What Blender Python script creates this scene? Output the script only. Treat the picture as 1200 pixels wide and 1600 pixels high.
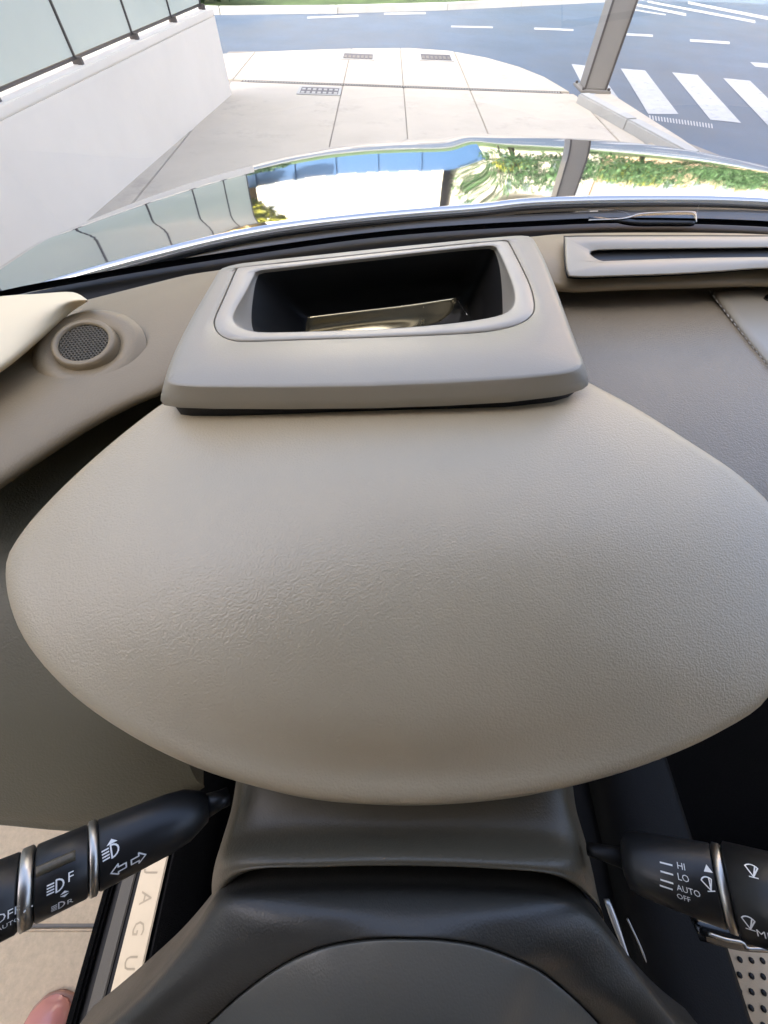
import bpy, bmesh, math, random
import numpy as np
from mathutils import Vector, Matrix
random.seed(7)
S = bpy.context.scene
for o in list(bpy.data.objects): bpy.data.objects.remove(o)
R_ = math.radians
# ------------------------------------------------------------------ camera
FPX, CX, CY, CAMZ = 600.0, 600.0, 800.0, 1.30          # ultra wide phone lens, 1200x1600
U = np.array([17, 370, 600.]); U /= np.linalg.norm(U)
F = np.array([5, 973, -600.]); F -= U * F.dot(U); F /= np.linalg.norm(F)
X = np.cross(F, U)
RW = np.array([X, F, U])                                # camera axes -> world
CAM = np.array([0, 0, CAMZ])
cd = bpy.data.cameras.new('camera'); cam = bpy.data.objects.new('camera', cd)
S.collection.objects.link(cam)
M4 = Matrix.Identity(4)
for i in range(3):
    for j in range(3): M4[i][j] = RW[i][j]
    M4[i][3] = CAM[i]
cam.matrix_world = M4
cd.sensor_fit = 'HORIZONTAL'; cd.sensor_width = 36; cd.lens = 36 * FPX / 1200
cd.clip_start = 0.01; cd.clip_end = 2000
S.camera = cam
# ------------------------------------------------------------------ sky, sun, exposure
SUN_EL, SUN_AZ = 36, 200            # degrees; azimuth measured clockwise from +Y: sun stands behind the car
w = bpy.data.worlds.new('World'); S.world = w; w.use_nodes = True
nt = w.node_tree; sky = nt.nodes.new('ShaderNodeTexSky'); sky.sky_type = 'NISHITA'; sky.sun_disc = False
sky.sun_elevation = R_(SUN_EL); sky.sun_rotation = R_(SUN_AZ); sky.altitude = 50; sky.dust_density = 8.0; sky.air_density = 0.55; sky.ozone_density = 0.6
bg = nt.nodes['Background']; bg.inputs[1].default_value = 0.15
nt.links.new(sky.outputs[0], bg.inputs[0])
sl = bpy.data.lights.new('sun', 'SUN'); sl.energy = 2.0; sl.angle = R_(0.5); sl.color = (1, 0.93, 0.82)
sun = bpy.data.objects.new('sun', sl); S.collection.objects.link(sun)
el, az = R_(SUN_EL), R_(SUN_AZ)
sdir = Vector((math.sin(az) * math.cos(el), math.cos(az) * math.cos(el), math.sin(el)))
sun.rotation_euler = (-sdir).to_track_quat('-Z', 'Y').to_euler()
vs = S.view_settings; vs.view_transform = 'Standard'; vs.look = 'None'; vs.gamma = 1; vs.use_curve_mapping = False
vs.exposure = 3.25
S.render.engine = 'CYCLES'
try:
    S.cycles.max_bounces = 7; S.cycles.diffuse_bounces = 4; S.cycles.glossy_bounces = 4; S.cycles.transparent_max_bounces = 16
    S.cycles.sample_clamp_indirect = 6
except Exception: pass

# ------------------------------------------------------------------ helpers
def ray(px, py): return RW @ np.array([(px - CX) / FPX, -(py - CY) / FPX, -1.])
def at(px, py, z):                   # the point at height z that stands at this place in the photograph
    r = ray(px, py); t = (z - CAMZ) / r[2]; return CAM + r * t
def at_y(px, py, y):
    r = ray(px, py); return CAM + r * (y / r[1])
def catmull(P, n, closed=False):
    P = np.array(P, float); m = len(P)
    if m == 1: return np.repeat(P, n, 0)
    if closed: Q = np.vstack([P[-1], P, P[0], P[1]]); seg = m
    else: Q = np.vstack([2 * P[0] - P[1], P, 2 * P[-1] - P[-2]]); seg = m - 1
    out = []
    for i in range(seg):
        p0, p1, p2, p3 = Q[i:i + 4]
        for t in np.linspace(0, 1, 24, endpoint=False):
            out.append(.5 * (2 * p1 + (p2 - p0) * t + (2 * p0 - 5 * p1 + 4 * p2 - p3) * t * t + (3 * p1 - p0 - 3 * p2 + p3) * t ** 3))
    if not closed: out.append(P[-1])
    else: out.append(out[0])
    out = np.array(out); L = np.r_[0, np.cumsum(np.linalg.norm(np.diff(out, axis=0), axis=1))]
    s = np.linspace(0, L[-1], n, endpoint=not closed)
    return np.stack([np.interp(s, L, out[:, k]) for k in range(out.shape[1])], 1)
def link(o, parent=None):
    S.collection.objects.link(o)
    if parent is not None: o.parent = parent
    return o
def mesh_obj(name, verts, faces, mat, parent=None, smooth=True):
    me = bpy.data.meshes.new(name); me.from_pydata([tuple(map(float, v)) for v in verts], [], [tuple(f) for f in faces]); me.validate(); me.update()
    if smooth: me.shade_smooth()
    if mat: me.materials.append(mat)
    return link(bpy.data.objects.new(name, me), parent)
def solid(o, t, off=-1):
    m = o.modifiers.new('s', 'SOLIDIFY'); m.thickness = t; m.offset = off; return o
def grid_faces(nr, nc, closed=False):
    fs = []
    for i in range(nr - 1):
        for j in range(nc if closed else nc - 1):
            k = (j + 1) % nc
            fs.append((i * nc + j, i * nc + k, (i + 1) * nc + k, (i + 1) * nc + j))
    return fs
def fix_up(o, towards=None):         # make normals face a given direction
    me = o.data; bm = bmesh.new(); bm.from_mesh(me)
    t = Vector(towards or (0, 0, 1)); s = sum((f.normal.dot(t) * f.calc_area() for f in bm.faces))
    if s < 0: bmesh.ops.reverse_faces(bm, faces=bm.faces)
    bm.to_mesh(me); bm.free(); return o
def patch(name, rows, nu, nv, mat, parent=None, up=(0, 0, 1), thick=0):
    A = np.array([catmull(r, nu) for r in rows])                    # rows x nu x 3
    B = np.array([catmull_v(A[:, j], nv) for j in range(nu)]).transpose(1, 0, 2)
    o = mesh_obj(name, B.reshape(-1, 3), grid_faces(nv, nu), mat, parent); fix_up(o, up)
    if thick: solid(o, thick)
    return o
def catmull_v(P, n):                 # uniform in parameter, keeps correspondence between columns
    P = np.array(P, float); m = len(P); Q = np.vstack([2 * P[0] - P[1], P, 2 * P[-1] - P[-2]]); out = []
    for s in np.linspace(0, m - 1, n):
        i = min(int(s), m - 2); t = s - i; p0, p1, p2, p3 = Q[i:i + 4]
        out.append(.5 * (2 * p1 + (p2 - p0) * t + (2 * p0 - 5 * p1 + 4 * p2 - p3) * t * t + (3 * p1 - p0 - 3 * p2 + p3) * t ** 3))
    return np.array(out)
def polar(pts, c, n, dense=True):    # closed outline -> n points at even angles about c
    D = catmull(pts, 600, True) if dense else np.array(pts, float)
    a = np.unwrap(np.arctan2(D[:, 1] - c[1], D[:, 0] - c[0])); r = np.hypot(D[:, 0] - c[0], D[:, 1] - c[1])
    if a[-1] < a[0]: a, r = a[::-1], r[::-1]
    a0 = a[0]; aa = np.r_[a, a[0] + 2 * math.pi]; rr = np.r_[r, r[0]]
    th = np.linspace(0, 2 * math.pi, n, endpoint=False)
    q = (th - a0) % (2 * math.pi) + a0
    rad = np.interp(q, aa, rr)
    return np.stack([c[0] + rad * np.cos(th), c[1] + rad * np.sin(th)], 1)
def rings(name, loops, mat, parent=None, cap_first=False, cap_last=False, up=None):
    n = len(loops[0]); V = np.vstack(loops); fs = grid_faces(len(loops), n, True)
    if cap_first: fs.append(tuple(range(n)))
    if cap_last: fs.append(tuple(range((len(loops) - 1) * n, len(loops) * n)))
    o = mesh_obj(name, V, fs, mat, parent)
    bm = bmesh.new(); bm.from_mesh(o.data)
    if up is None: bmesh.ops.recalc_face_normals(bm, faces=bm.faces)
    bm.to_mesh(o.data); bm.free()
    if up is not None: fix_up(o, up)
    return o
def box(name, lo, hi, mat, parent=None, bevel=0.0, smooth=False):
    bm = bmesh.new(); bmesh.ops.create_cube(bm, size=1)
    for v in bm.verts: v.co = Vector([lo[k] + (v.co[k] + .5) * (hi[k] - lo[k]) for k in range(3)])
    if bevel: bmesh.ops.bevel(bm, geom=bm.edges[:], offset=bevel, segments=2, affect='EDGES')
    me = bpy.data.meshes.new(name); bm.to_mesh(me); bm.free(); me.materials.append(mat)
    return link(bpy.data.objects.new(name, me), parent)
def prism(name, poly, z0, z1, mat, parent=None, bevel=0.0):
    bm = bmesh.new(); vs_ = [bm.verts.new((p[0], p[1], z1)) for p in poly]; f = bm.faces.new(vs_)
    r = bmesh.ops.extrude_face_region(bm, geom=[f]); 
    for v in r['geom']:
        if isinstance(v, bmesh.types.BMVert): v.co.z = z0
    bmesh.ops.recalc_face_normals(bm, faces=bm.faces)
    if bevel:
        top = [e for e in bm.edges if all(abs(v.co.z - z1) < 1e-6 for v in e.verts)]
        bmesh.ops.bevel(bm, geom=top, offset=bevel, segments=2, affect='EDGES')
    me = bpy.data.meshes.new(name); bm.to_mesh(me); bm.free(); me.materials.append(mat)
    return link(bpy.data.objects.new(name, me), parent)
def sheet(name, poly, z, mat, parent=None):
    o = mesh_obj(name, [(p[0], p[1], z) for p in poly], [tuple(range(len(poly)))], mat, parent, False); return fix_up(o)
def lathe(name, A, B, prof, mat, parent=None, n=40, squash=1.0):
    A = Vector(A); B = Vector(B); ax = (B - A).normalized(); L = (B - A).length
    s = ax.orthogonal().normalized()
    up_ = Vector((0, 0, 1)) if abs(ax.z) < .95 else Vector((0, 1, 0)); s = (up_ - ax * up_.dot(ax)).normalized(); t = ax.cross(s)
    loops = []
    for u, r in prof:
        c = A + ax * (u * L)
        loops.append([tuple(c + s * (math.cos(a) * r * squash) + t * (math.sin(a) * r)) for a in np.linspace(0, 2 * math.pi, n, endpoint=False)])
    return rings(name, [np.array(l) for l in loops], mat, parent, True, True)
def empty(name, loc=(0, 0, 0), parent=None):
    o = bpy.data.objects.new(name, None); o.location = loc; o.empty_display_size = .05; return link(o, parent)
def tag(o, label=None, cat=None, group=None, kind=None):
    if label: o['label'] = label
    if cat: o['category'] = cat
    if group: o['group'] = group
    if kind: o['kind'] = kind
    return o

# ------------------------------------------------------------------ materials
def mat(name, col, rough=.5, metal=0., bump=None, var=0., var_scale=5., spec=.5, coat=0., emit=None, rvar=0.):
    m = bpy.data.materials.new(name); m.use_nodes = True; N = m.node_tree.nodes; Lk = m.node_tree.links
    b = N['Principled BSDF']; b.inputs['Base Color'].default_value = (*col, 1); b.inputs['Roughness'].default_value = rough
    b.inputs['Metallic'].default_value = metal; b.inputs['Specular IOR Level'].default_value = spec
    b.inputs['Coat Weight'].default_value = coat; b.inputs['Coat Roughness'].default_value = .03
    tc = N.new('ShaderNodeTexCoord')
    if var or rvar:
        nz = N.new('ShaderNodeTexNoise'); nz.inputs['Scale'].default_value = var_scale; nz.inputs['Detail'].default_value = 8; nz.inputs['Roughness'].default_value = .65
        Lk.new(tc.outputs['Object'], nz.inputs['Vector'])
        if var:
            mx = N.new('ShaderNodeMix'); mx.data_type = 'RGBA'
            mx.inputs[6].default_value = (*[c * (1 - var) for c in col], 1); mx.inputs[7].default_value = (*[min(1, c * (1 + var)) for c in col], 1)
            mr = N.new('ShaderNodeMapRange'); mr.inputs[1].default_value = .3; mr.inputs[2].default_value = .7
            Lk.new(nz.outputs[0], mr.inputs[0]); Lk.new(mr.outputs[0], mx.inputs[0]); Lk.new(mx.outputs[2], b.inputs['Base Color'])
        if rvar:
            mr2 = N.new('ShaderNodeMapRange'); mr2.inputs[1].default_value = .3; mr2.inputs[2].default_value = .7
            mr2.inputs[3].default_value = rough - rvar; mr2.inputs[4].default_value = rough + rvar
            Lk.new(nz.outputs[0], mr2.inputs[0]); Lk.new(mr2.outputs[0], b.inputs['Roughness'])
    if bump:
        kind, scale, strength, dist = bump
        if kind == 'leather':
            # pebbled grain: warped voronoi cells with creases plus a finer noise
            w_ = N.new('ShaderNodeTexNoise'); w_.inputs['Scale'].default_value = scale * .35; w_.inputs['Detail'].default_value = 3
            Lk.new(tc.outputs['Object'], w_.inputs['Vector'])
            ad = N.new('ShaderNodeVectorMath'); ad.operation = 'MULTIPLY_ADD'; ad.inputs[1].default_value = (1.6 / scale,) * 3
            Lk.new(w_.outputs[1], ad.inputs[0]); Lk.new(tc.outputs['Object'], ad.inputs[2])
            vo = N.new('ShaderNodeTexVoronoi'); vo.feature = 'SMOOTH_F1'; vo.inputs['Scale'].default_value = scale; vo.inputs['Smoothness'].default_value = .6
            Lk.new(ad.outputs[0], vo.inputs['Vector'])
            n2 = N.new('ShaderNodeTexNoise'); n2.inputs['Scale'].default_value = scale * .8; n2.inputs['Detail'].default_value = 4
            Lk.new(tc.outputs['Object'], n2.inputs['Vector'])
            sm = N.new('ShaderNodeMath'); sm.operation = 'MULTIPLY_ADD'; sm.inputs[1].default_value = -.9
            Lk.new(vo.outputs['Distance'], sm.inputs[0]); Lk.new(n2.outputs[0], sm.inputs[2])
            h = sm.outputs[0]
        else:
            n2 = N.new('ShaderNodeTexNoise'); n2.inputs['Scale'].default_value = scale; n2.inputs['Detail'].default_value = 6
            Lk.new(tc.outputs['Object'], n2.inputs['Vector']); h = n2.outputs[0]
        bp = N.new('ShaderNodeBump'); bp.inputs['Strength'].default_value = strength; bp.inputs['Distance'].default_value = dist
        Lk.new(h, bp.inputs['Height']); Lk.new(bp.outputs[0], b.inputs['Normal'])
    if emit:
        b.inputs['Emission Color'].default_value = (*emit[0], 1); b.inputs['Emission Strength'].default_value = emit[1]
    return m
M = {}
M['cowl'] = mat('grey_leather_cowl', (.49, .395, .255), .40, spec=1.0, bump=('leather', 780, .5, .00048), var=.05, var_scale=9, rvar=.05)
M['hud'] = mat('grey_soft_plastic', (.30, .265, .205), .40, spec=.8, bump=('noise', 900, .35, .0003), var=.03, rvar=.04, var_scale=14)
M['hud_smooth'] = mat('grey_smooth_plastic', (.40, .36, .295), .33, bump=('noise', 1500, .12, .0002))
M['cavity'] = mat('black_cavity_plastic', (.012, .011, .010), .5)
M['pad'] = mat('taupe_dash_pad', (.26, .20, .12), .45, bump=('leather', 700, .35, .0004), var=.05, var_scale=8)
M['dash'] = mat('grey_dash_leather', (.26, .215, .155), .36, bump=('leather', 560, .8, .0006), var=.06, var_scale=7)
M['knee'] = mat('dark_taupe_leather', (.115, .10, .06), .5, bump=('leather', 560, .5, .0005), var=.05)
M['shroud'] = mat('charcoal_shroud_plastic', (.10, .082, .052), .40, bump=('noise', 700, .6, .0005))
M['wheel'] = mat('charcoal_wheel_leather', (.050, .045, .036), .38, bump=('leather', 900, .3, .0003), rvar=.05, var_scale=25)
M['airbag'] = mat('grey_airbag_cover', (.15, .135, .105), .36, bump=('leather', 900, .25, .0003), rvar=.05, var_scale=25)
M['console'] = mat('black_console_leather', (.007, .006, .005), .6, spec=.2, bump=('leather', 700, .4, .0004), var=.1)
M['black'] = mat('black_plastic', (.008, .0075, .007), .5, spec=.3, bump=('noise', 900, .3, .0002))
M['gloss_black'] = mat('gloss_black', (.008, .008, .008), .18, bump=('noise', 60, .02, .0005))
M['carpet'] = mat('black_carpet', (.007, .0065, .006), .95, spec=.1, bump=('noise', 900, .9, .002), var=.3, var_scale=300)
M['stalk'] = mat('stalk_black', (.014, .0135, .013), .38, bump=('noise', 1500, .12, .0002))
M['chrome'] = mat('satin_chrome', (.52, .50, .46), .34, 1.0, rvar=.06, var_scale=80)
M['plate'] = mat('brushed_sill_plate', (.47, .40, .29), .48, 1.0, rvar=.02, var_scale=120)
M['print'] = mat('white_print', (.85, .84, .80), .6, rvar=.05)
M['emboss'] = mat('sill_letter', (.33, .28, .20), .5, 1.0, rvar=.05)
M['cream'] = mat('cream_pillar_trim', (.78, .65, .43), .6, bump=('noise', 900, .2, .0003), var=.02)
M['thread'] = mat('seam_thread', (.50, .47, .42), .7, var=.1, var_scale=900)
M['gold_mirror'] = mat('gold_mirror', (.94, .80, .50), .24, 1.0, rvar=.05, var_scale=30)
M['seat'] = mat('tan_seat_leather', (.74, .54, .32), .5, bump=('leather', 700, .4, .0004), var=.05)
M['paint'] = mat('silver_car_paint', (.54, .54, .53), .045, .92, coat=.6, rvar=.004, var_scale=40)
M['frit'] = mat('black_glass_border', (.006, .007, .008), .12, rvar=.03, var_scale=60)
M['scuttle'] = mat('black_scuttle', (.055, .045, .034), .35, bump=('noise', 400, .3, .0004))
M['headliner'] = mat('headliner', (.12, .11, .10), .9, var=.05)
M['wall'] = mat('white_render_wall', (.87, .80, .69), .8, bump=('noise', 120, .25, .002), var=.05, var_scale=1.1)
M['frost'] = mat('frosted_green_glass', (.64, .68, .58), .22, var=.03, var_scale=1.5, rvar=.05)
M['gunmetal'] = mat('gunmetal_frame', (.12, .11, .11), .45, .6, rvar=.08, var_scale=20)
M['concrete'] = mat('pale_concrete', (.47, .425, .35), .75, bump=('noise', 160, .3, .002), var=.07, var_scale=1.7)
M['warm_lit_concrete'] = mat('forecourt_warm_cast', (.64, .50, .33), .8, bump=('noise', 220, .5, .003), var=.12, var_scale=60)  # near slabs only; the warm cast of the light is put into their colour
M['joint'] = mat('joint_filler', (.26, .24, .21), .9, var=.1)
M['asphalt'] = mat('asphalt', (.068, .105, .155), .6, bump=('noise', 90, .6, .006), var=.16, var_scale=.9)  # blue of the reflected sky is mixed into the base colour
M['ground'] = mat('ground', (.10, .10, .095), .9, var=.2, var_scale=.3)
M['paintw'] = mat('road_paint', (.38, .395, .40), .7, bump=('noise', 120, .4, .003), var=.08, var_scale=8)
M['kerb'] = mat('kerb_concrete', (.40, .40, .38), .8, bump=('noise', 100, .4, .003), var=.08, var_scale=3)
M['grate'] = mat('cast_iron_grate', (.10, .10, .12), .6, .5, var=.2, var_scale=30)
M['column'] = mat('grey_column', (.27, .26, .245), .4, .3, var=.04, var_scale=3, rvar=.05)
M['soil'] = mat('verge_grass', (.05, .09, .025), .9, var=.4, var_scale=3)
M['bluewall'] = mat('blue_wall', (.014, .055, .14), .6, var=.08, var_scale=1)
M['shoe'] = mat('pink_patent', (.62, .25, .20), .22, var=.06, var_scale=20, coat=.5)
M['shoe_in'] = mat('shoe_lining', (.20, .08, .05), .8, var=.1)
M['sole'] = mat('shoe_sole', (.40, .22, .17), .7, var=.1)
def worn(m, under, scale, lo, hi):
    N = m.node_tree.nodes; L = m.node_tree.links; b = N['Principled BSDF']; src = b.inputs['Base Color'].links[0].from_socket
    tc = N.new('ShaderNodeTexCoord'); nz = N.new('ShaderNodeTexNoise'); nz.inputs['Scale'].default_value = scale; nz.inputs['Detail'].default_value = 10; nz.inputs['Roughness'].default_value = .75
    L.new(tc.outputs['Object'], nz.inputs['Vector']); mr = N.new('ShaderNodeMapRange'); mr.inputs[1].default_value = lo; mr.inputs[2].default_value = hi; L.new(nz.outputs[0], mr.inputs[0])
    mx = N.new('ShaderNodeMix'); mx.data_type = 'RGBA'; mx.inputs[7].default_value = (*under, 1); L.new(mr.outputs[0], mx.inputs[0]); L.new(src, mx.inputs[6]); L.new(mx.outputs[2], b.inputs['Base Color'])
worn(M['paintw'], (.16, .17, .19), 9, .56, .74)
worn(M['concrete'], (.30, .275, .24), 2.2, .55, .80)
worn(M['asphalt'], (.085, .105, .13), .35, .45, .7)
def glass_mat():
    m = bpy.data.materials.new('windscreen_glass'); m.use_nodes = True; N = m.node_tree.nodes; L = m.node_tree.links
    N.remove(N['Principled BSDF']); out = N['Material Output']
    t = N.new('ShaderNodeBsdfTransparent'); t.inputs[0].default_value = (.93, .955, .95, 1)
    g = N.new('ShaderNodeBsdfGlossy'); g.inputs['Roughness'].default_value = .01
    ge = N.new('ShaderNodeNewGeometry'); dt = N.new('ShaderNodeVectorMath'); dt.operation = 'DOT_PRODUCT'; L.new(ge.outputs['Normal'], dt.inputs[0]); L.new(ge.outputs['Incoming'], dt.inputs[1])
    ab = N.new('ShaderNodeMath'); ab.operation = 'ABSOLUTE'; L.new(dt.outputs['Value'], ab.inputs[0])
    om = N.new('ShaderNodeMath'); om.operation = 'SUBTRACT'; om.inputs[0].default_value = 1; L.new(ab.outputs[0], om.inputs[1])
    pw = N.new('ShaderNodeMath'); pw.operation = 'POWER'; pw.inputs[1].default_value = 5; L.new(om.outputs[0], pw.inputs[0])
    fr = N.new('ShaderNodeMath'); fr.operation = 'MULTIPLY_ADD'; fr.inputs[1].default_value = .85; fr.inputs[2].default_value = .085; L.new(pw.outputs[0], fr.inputs[0])   # Schlick, both faces of a thin pane
    mx = N.new('ShaderNodeMixShader'); L.new(fr.outputs[0], mx.inputs[0]); L.new(t.outputs[0], mx.inputs[1]); L.new(g.outputs[0], mx.inputs[2]); L.new(mx.outputs[0], out.inputs[0])
    return m
M['glass'] = glass_mat()
M['privacy'] = mat('dark_tinted_glass', (.01, .01, .012), .08, rvar=.02, var_scale=5)
def pane_mat(name, c):
    return mat(name, c, .08, rvar=.03, var_scale=3)
def leaf_mat(name, c):
    m = mat(name, c, .6, var=.45, var_scale=1.8)
    m.node_tree.nodes['Principled BSDF'].inputs['Transmission Weight'].default_value = 0
    return m
M['leaf_dark'] = leaf_mat('leaf_dark', (.035, .085, .022)); M['leaf_yel'] = leaf_mat('leaf_yellow', (.22, .22, .015)); M['bark'] = mat('bark', (.09, .065, .045), .9, bump=('noise', 20, .8, .02), var=.3, var_scale=6)

def text_mesh(txt, size):
    cu = bpy.data.curves.new('t', 'FONT'); cu.body = txt; cu.size = size; cu.resolution_u = 2; o = bpy.data.objects.new('t', cu); S.collection.objects.link(o)
    bpy.context.view_layer.update(); me = o.evaluated_get(bpy.context.evaluated_depsgraph_get()).to_mesh()
    v = [(p.co.x, p.co.y) for p in me.vertices]; f = [tuple(p.vertices) for p in me.polygons]
    bpy.data.objects.remove(o); bpy.data.curves.remove(cu); return v, f
# ================================================================== SETTING
ground = sheet('ground', [(-900, -900), (900, -900), (900, 900), (-900, 900)], -.115, M['ground']); tag(ground, kind='structure')
RZ = -.10
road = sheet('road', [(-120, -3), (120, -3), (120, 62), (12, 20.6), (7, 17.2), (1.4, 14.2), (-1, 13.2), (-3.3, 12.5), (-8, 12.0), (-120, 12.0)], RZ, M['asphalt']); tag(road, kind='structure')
# paint on the road
def mark(name, px):
    return sheet(name, [at(x, y, RZ + .004)[:2] for x, y in px], RZ + .004, M['paintw'], road)
for q in ([(893, 100), (930, 104), (980, 172), (930, 172)], [(970, 107), (1008, 110), (1060, 178), (1013, 178)], [(1050, 113), (1090, 117), (1158, 192), (1110, 187)],
          [(1130, 122), (1172, 126), (1250, 203), (1202, 198)], [(1212, 130), (1254, 134), (1345, 215), (1297, 210)]):
    mark('zebra_stripe', q)
for q in ([(600, 20), (665, 19), (665, 22), (600, 23)], [(480, 26), (560, 23), (560, 26), (480, 29)], [(705, 40), (770, 41.5), (770, 44), (705, 42.5)], [(835, 43), (896, 45.5), (896, 48.5), (835, 46)], [(960, 51), (1020, 54), (1020, 57.5), (960, 54.5)],
          [(1078, 61), (1140, 65), (1140, 69), (1078, 65)], [(1172, 97), (1230, 101), (1230, 109), (1180, 104)]):
    mark('lane_dash', q)
for q in ([(972, 1), (1072, 21), (1072, 25), (972, 5)], [(1012, 1), (1180, 32), (1180, 36), (1012, 4)], [(1075, 2), (1240, 34), (1240, 39), (1075, 6)], [(760, 10), (870, 4), (870, 7), (760, 13)], [(975, 12), (1040, 22), (1040, 24), (975, 14)]):
    mark('lane_line', q)
for i in range(22):
    x = 1014 + i * 4.6; y = 180 + i * .62
    mark('tactile_bar', [(x, y), (x + 2.2, y + .3), (x + 3.4, y + 7.5), (x + 1.2, y + 7.2)])
# driveway of concrete slabs with open joints
drive = sheet('driveway', [(-3.2, -6), (4.4, -6), (4.4, 3.0), (2.42, 6.9), (2.16, 7.85), (1.52, 8.86), (.38, 9.33), (-2.3, 8.75), (-2.3, 6.6)], -.012, M['joint']); tag(drive, kind='structure')
OUT = [(-3.4, -6.0)] + [tuple(at(x, y, 0)[:2]) for x, y in ((300, 88), (350, 84), (450, 79), (560, 75.5), (640, 75), (700, 79), (760, 90), (810, 104), (850, 120))] + [(2.42, 6.95), (2.42, -6.0)]
OUT = OUT[::-1]                                             # counter clockwise
def clip(poly, conv):
    for i in range(len(conv)):
        a, b = np.array(conv[i]), np.array(conv[(i + 1) % len(conv)]); res = []
        ins = lambda p: (b[0] - a[0]) * (p[1] - a[1]) - (b[1] - a[1]) * (p[0] - a[0]) >= -1e-9
        for k in range(len(poly)):
            p, q = np.array(poly[k]), np.array(poly[(k + 1) % len(poly)]); ip, iq = ins(p), ins(q)
            if ip: res.append(tuple(p))
            if ip != iq:
                d1 = (b[0] - a[0]) * (p[1] - a[1]) - (b[1] - a[1]) * (p[0] - a[0]); d2 = (b[0] - a[0]) * (q[1] - a[1]) - (b[1] - a[1]) * (q[0] - a[0])
                res.append(tuple(p + (q - p) * d1 / (d1 - d2)))
        poly = res
        if len(poly) < 3: return None
    return poly
XS = [-3.4, -1.9, -.512, .245, 1.085, 2.42]; YS = [-6, -3.2, -.36, 2.1, 7.06, 7.15, 9.6]; J = .0045
for j in range(len(YS) - 1):
    if j == 4: continue                                     # the drain channel
    for i in range(len(XS) - 1):
        if j == 5 and i in (2,): pass
        c = clip([(XS[i] + J, YS[j] + J), (XS[i + 1] - J, YS[j] + J), (XS[i + 1] - J, YS[j + 1] - J), (XS[i] + J, YS[j + 1] - J)], OUT)
        if c: prism('slab', c, -.14, 0, M['warm_lit_concrete' if j < 3 else 'concrete'], drive, .004)
# channel drain across the drive
dr = empty('channel_drain', (.3, 7.1, 0)); tag(dr, 'long dark slotted channel drain running across the pale driveway', 'drain')
def ch(o, p):                                                # parent an object built in world space
    o.parent = p; o.matrix_parent_inverse = Matrix.Translation(-p.location) if p.rotation_euler.z == 0 else p.matrix_world.inverted(); return o
ch(box('channel', (-1.78, 7.066, -.05), (2.26, 7.144, -.022), M['grate']), dr)
ch(box('edge_rail', (-1.78, 7.066, -.02), (2.26, 7.074, .002), M['gunmetal']), dr); ch(box('edge_rail', (-1.78, 7.136, -.02), (2.26, 7.144, .002), M['gunmetal']), dr)
bar = None
for i in range(118):
    x = -1.76 + i * .034
    if bar is None: bar = ch(box('grate_bar', (x, 7.075, -.016), (x + .014, 7.135, 0.001), M['kerb']), dr)
    else:
        o = bar.copy(); S.collection.objects.link(o); o.location.x += i * .034
def grate(px, label, rows):
    P = [at(x, y, 0) for x, y in px]; x0, x1 = min(p[0] for p in P), max(p[0] for p in P); y0, y1 = min(p[1] for p in P), max(p[1] for p in P)
    g = empty('drain_cover', ((x0 + x1) / 2, (y0 + y1) / 2, 0)); tag(g, label, 'drain cover', 'drain covers in the driveway')
    ch(box('plate', (x0, y0, .0015), (x1, y1, .005), M['grate']), g)
    for a in ((x0 - .03, y0 - .03, x1 + .03, y0), (x0 - .03, y1, x1 + .03, y1 + .03), (x0 - .03, y0, x0, y1), (x1, y0, x1 + .03, y1)):
        ch(box('frame_bar', (a[0], a[1], .001), (a[2], a[3], .008), M['kerb']), g)
    nx = 7
    for r in range(rows):
        for i in range(nx):
            xx = x0 + (x1 - x0) * (i + .2) / nx; yy = y0 + (y1 - y0) * (r + .15) / rows
            ch(box('grate_rib', (xx, yy, .005), (xx + (x1 - x0) * .6 / nx, yy + (y1 - y0) * .5 / rows, .009), M['gunmetal'] if rows == 1 else M['kerb']), g)
grate([(472, 137), (528, 149)], 'pale ribbed drain cover just in front of the channel drain', 2)
grate([(538, 84), (582, 94)], 'dark drain cover near the kerb, nearer to the white wall', 1)
grate([(657, 85), (706, 96)], 'dark drain cover with pale frame near the kerb, nearer to the column', 1)
# kerb beside the column and the strip of pavement behind it
strip_px = [(903, 157), (946, 140), (1066, 216), (1230, 330), (1100, 330), (1012, 218)]
SP = [at(x, y, .02)[:2] for x, y in strip_px]
pave = prism('pavement', SP, -.12, .02, M['concrete'], None, .01); tag(pave, kind='structure')
tri = prism('slab', [(2.43, 6.55), (SP[5][0] - .03, SP[5][1]), (SP[4][0] - .03, SP[4][1]), (2.43, SP[4][1])], -.14, 0, M['concrete'], drive, .004)
k0, k1 = np.array(SP[0]), np.array(SP[5]); kd = (k1 - k0) / np.linalg.norm(k1 - k0); kn = np.array([-kd[1], kd[0]])
kr = empty('kerb', (k0[0], k0[1], 0)); tag(kr, 'low pale kerb running from the grey column towards the car', 'kerb')
for i in range(5):
    a = k0 + kd * (i * 1.0 + .01); b = k0 + kd * (i * 1.0 + .99)
    ch(prism('kerb_stone', [a - kn * .02, b - kn * .02, b + kn * .12, a + kn * .12], -.05, .085, M['kerb'], None, .012), kr)
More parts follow.
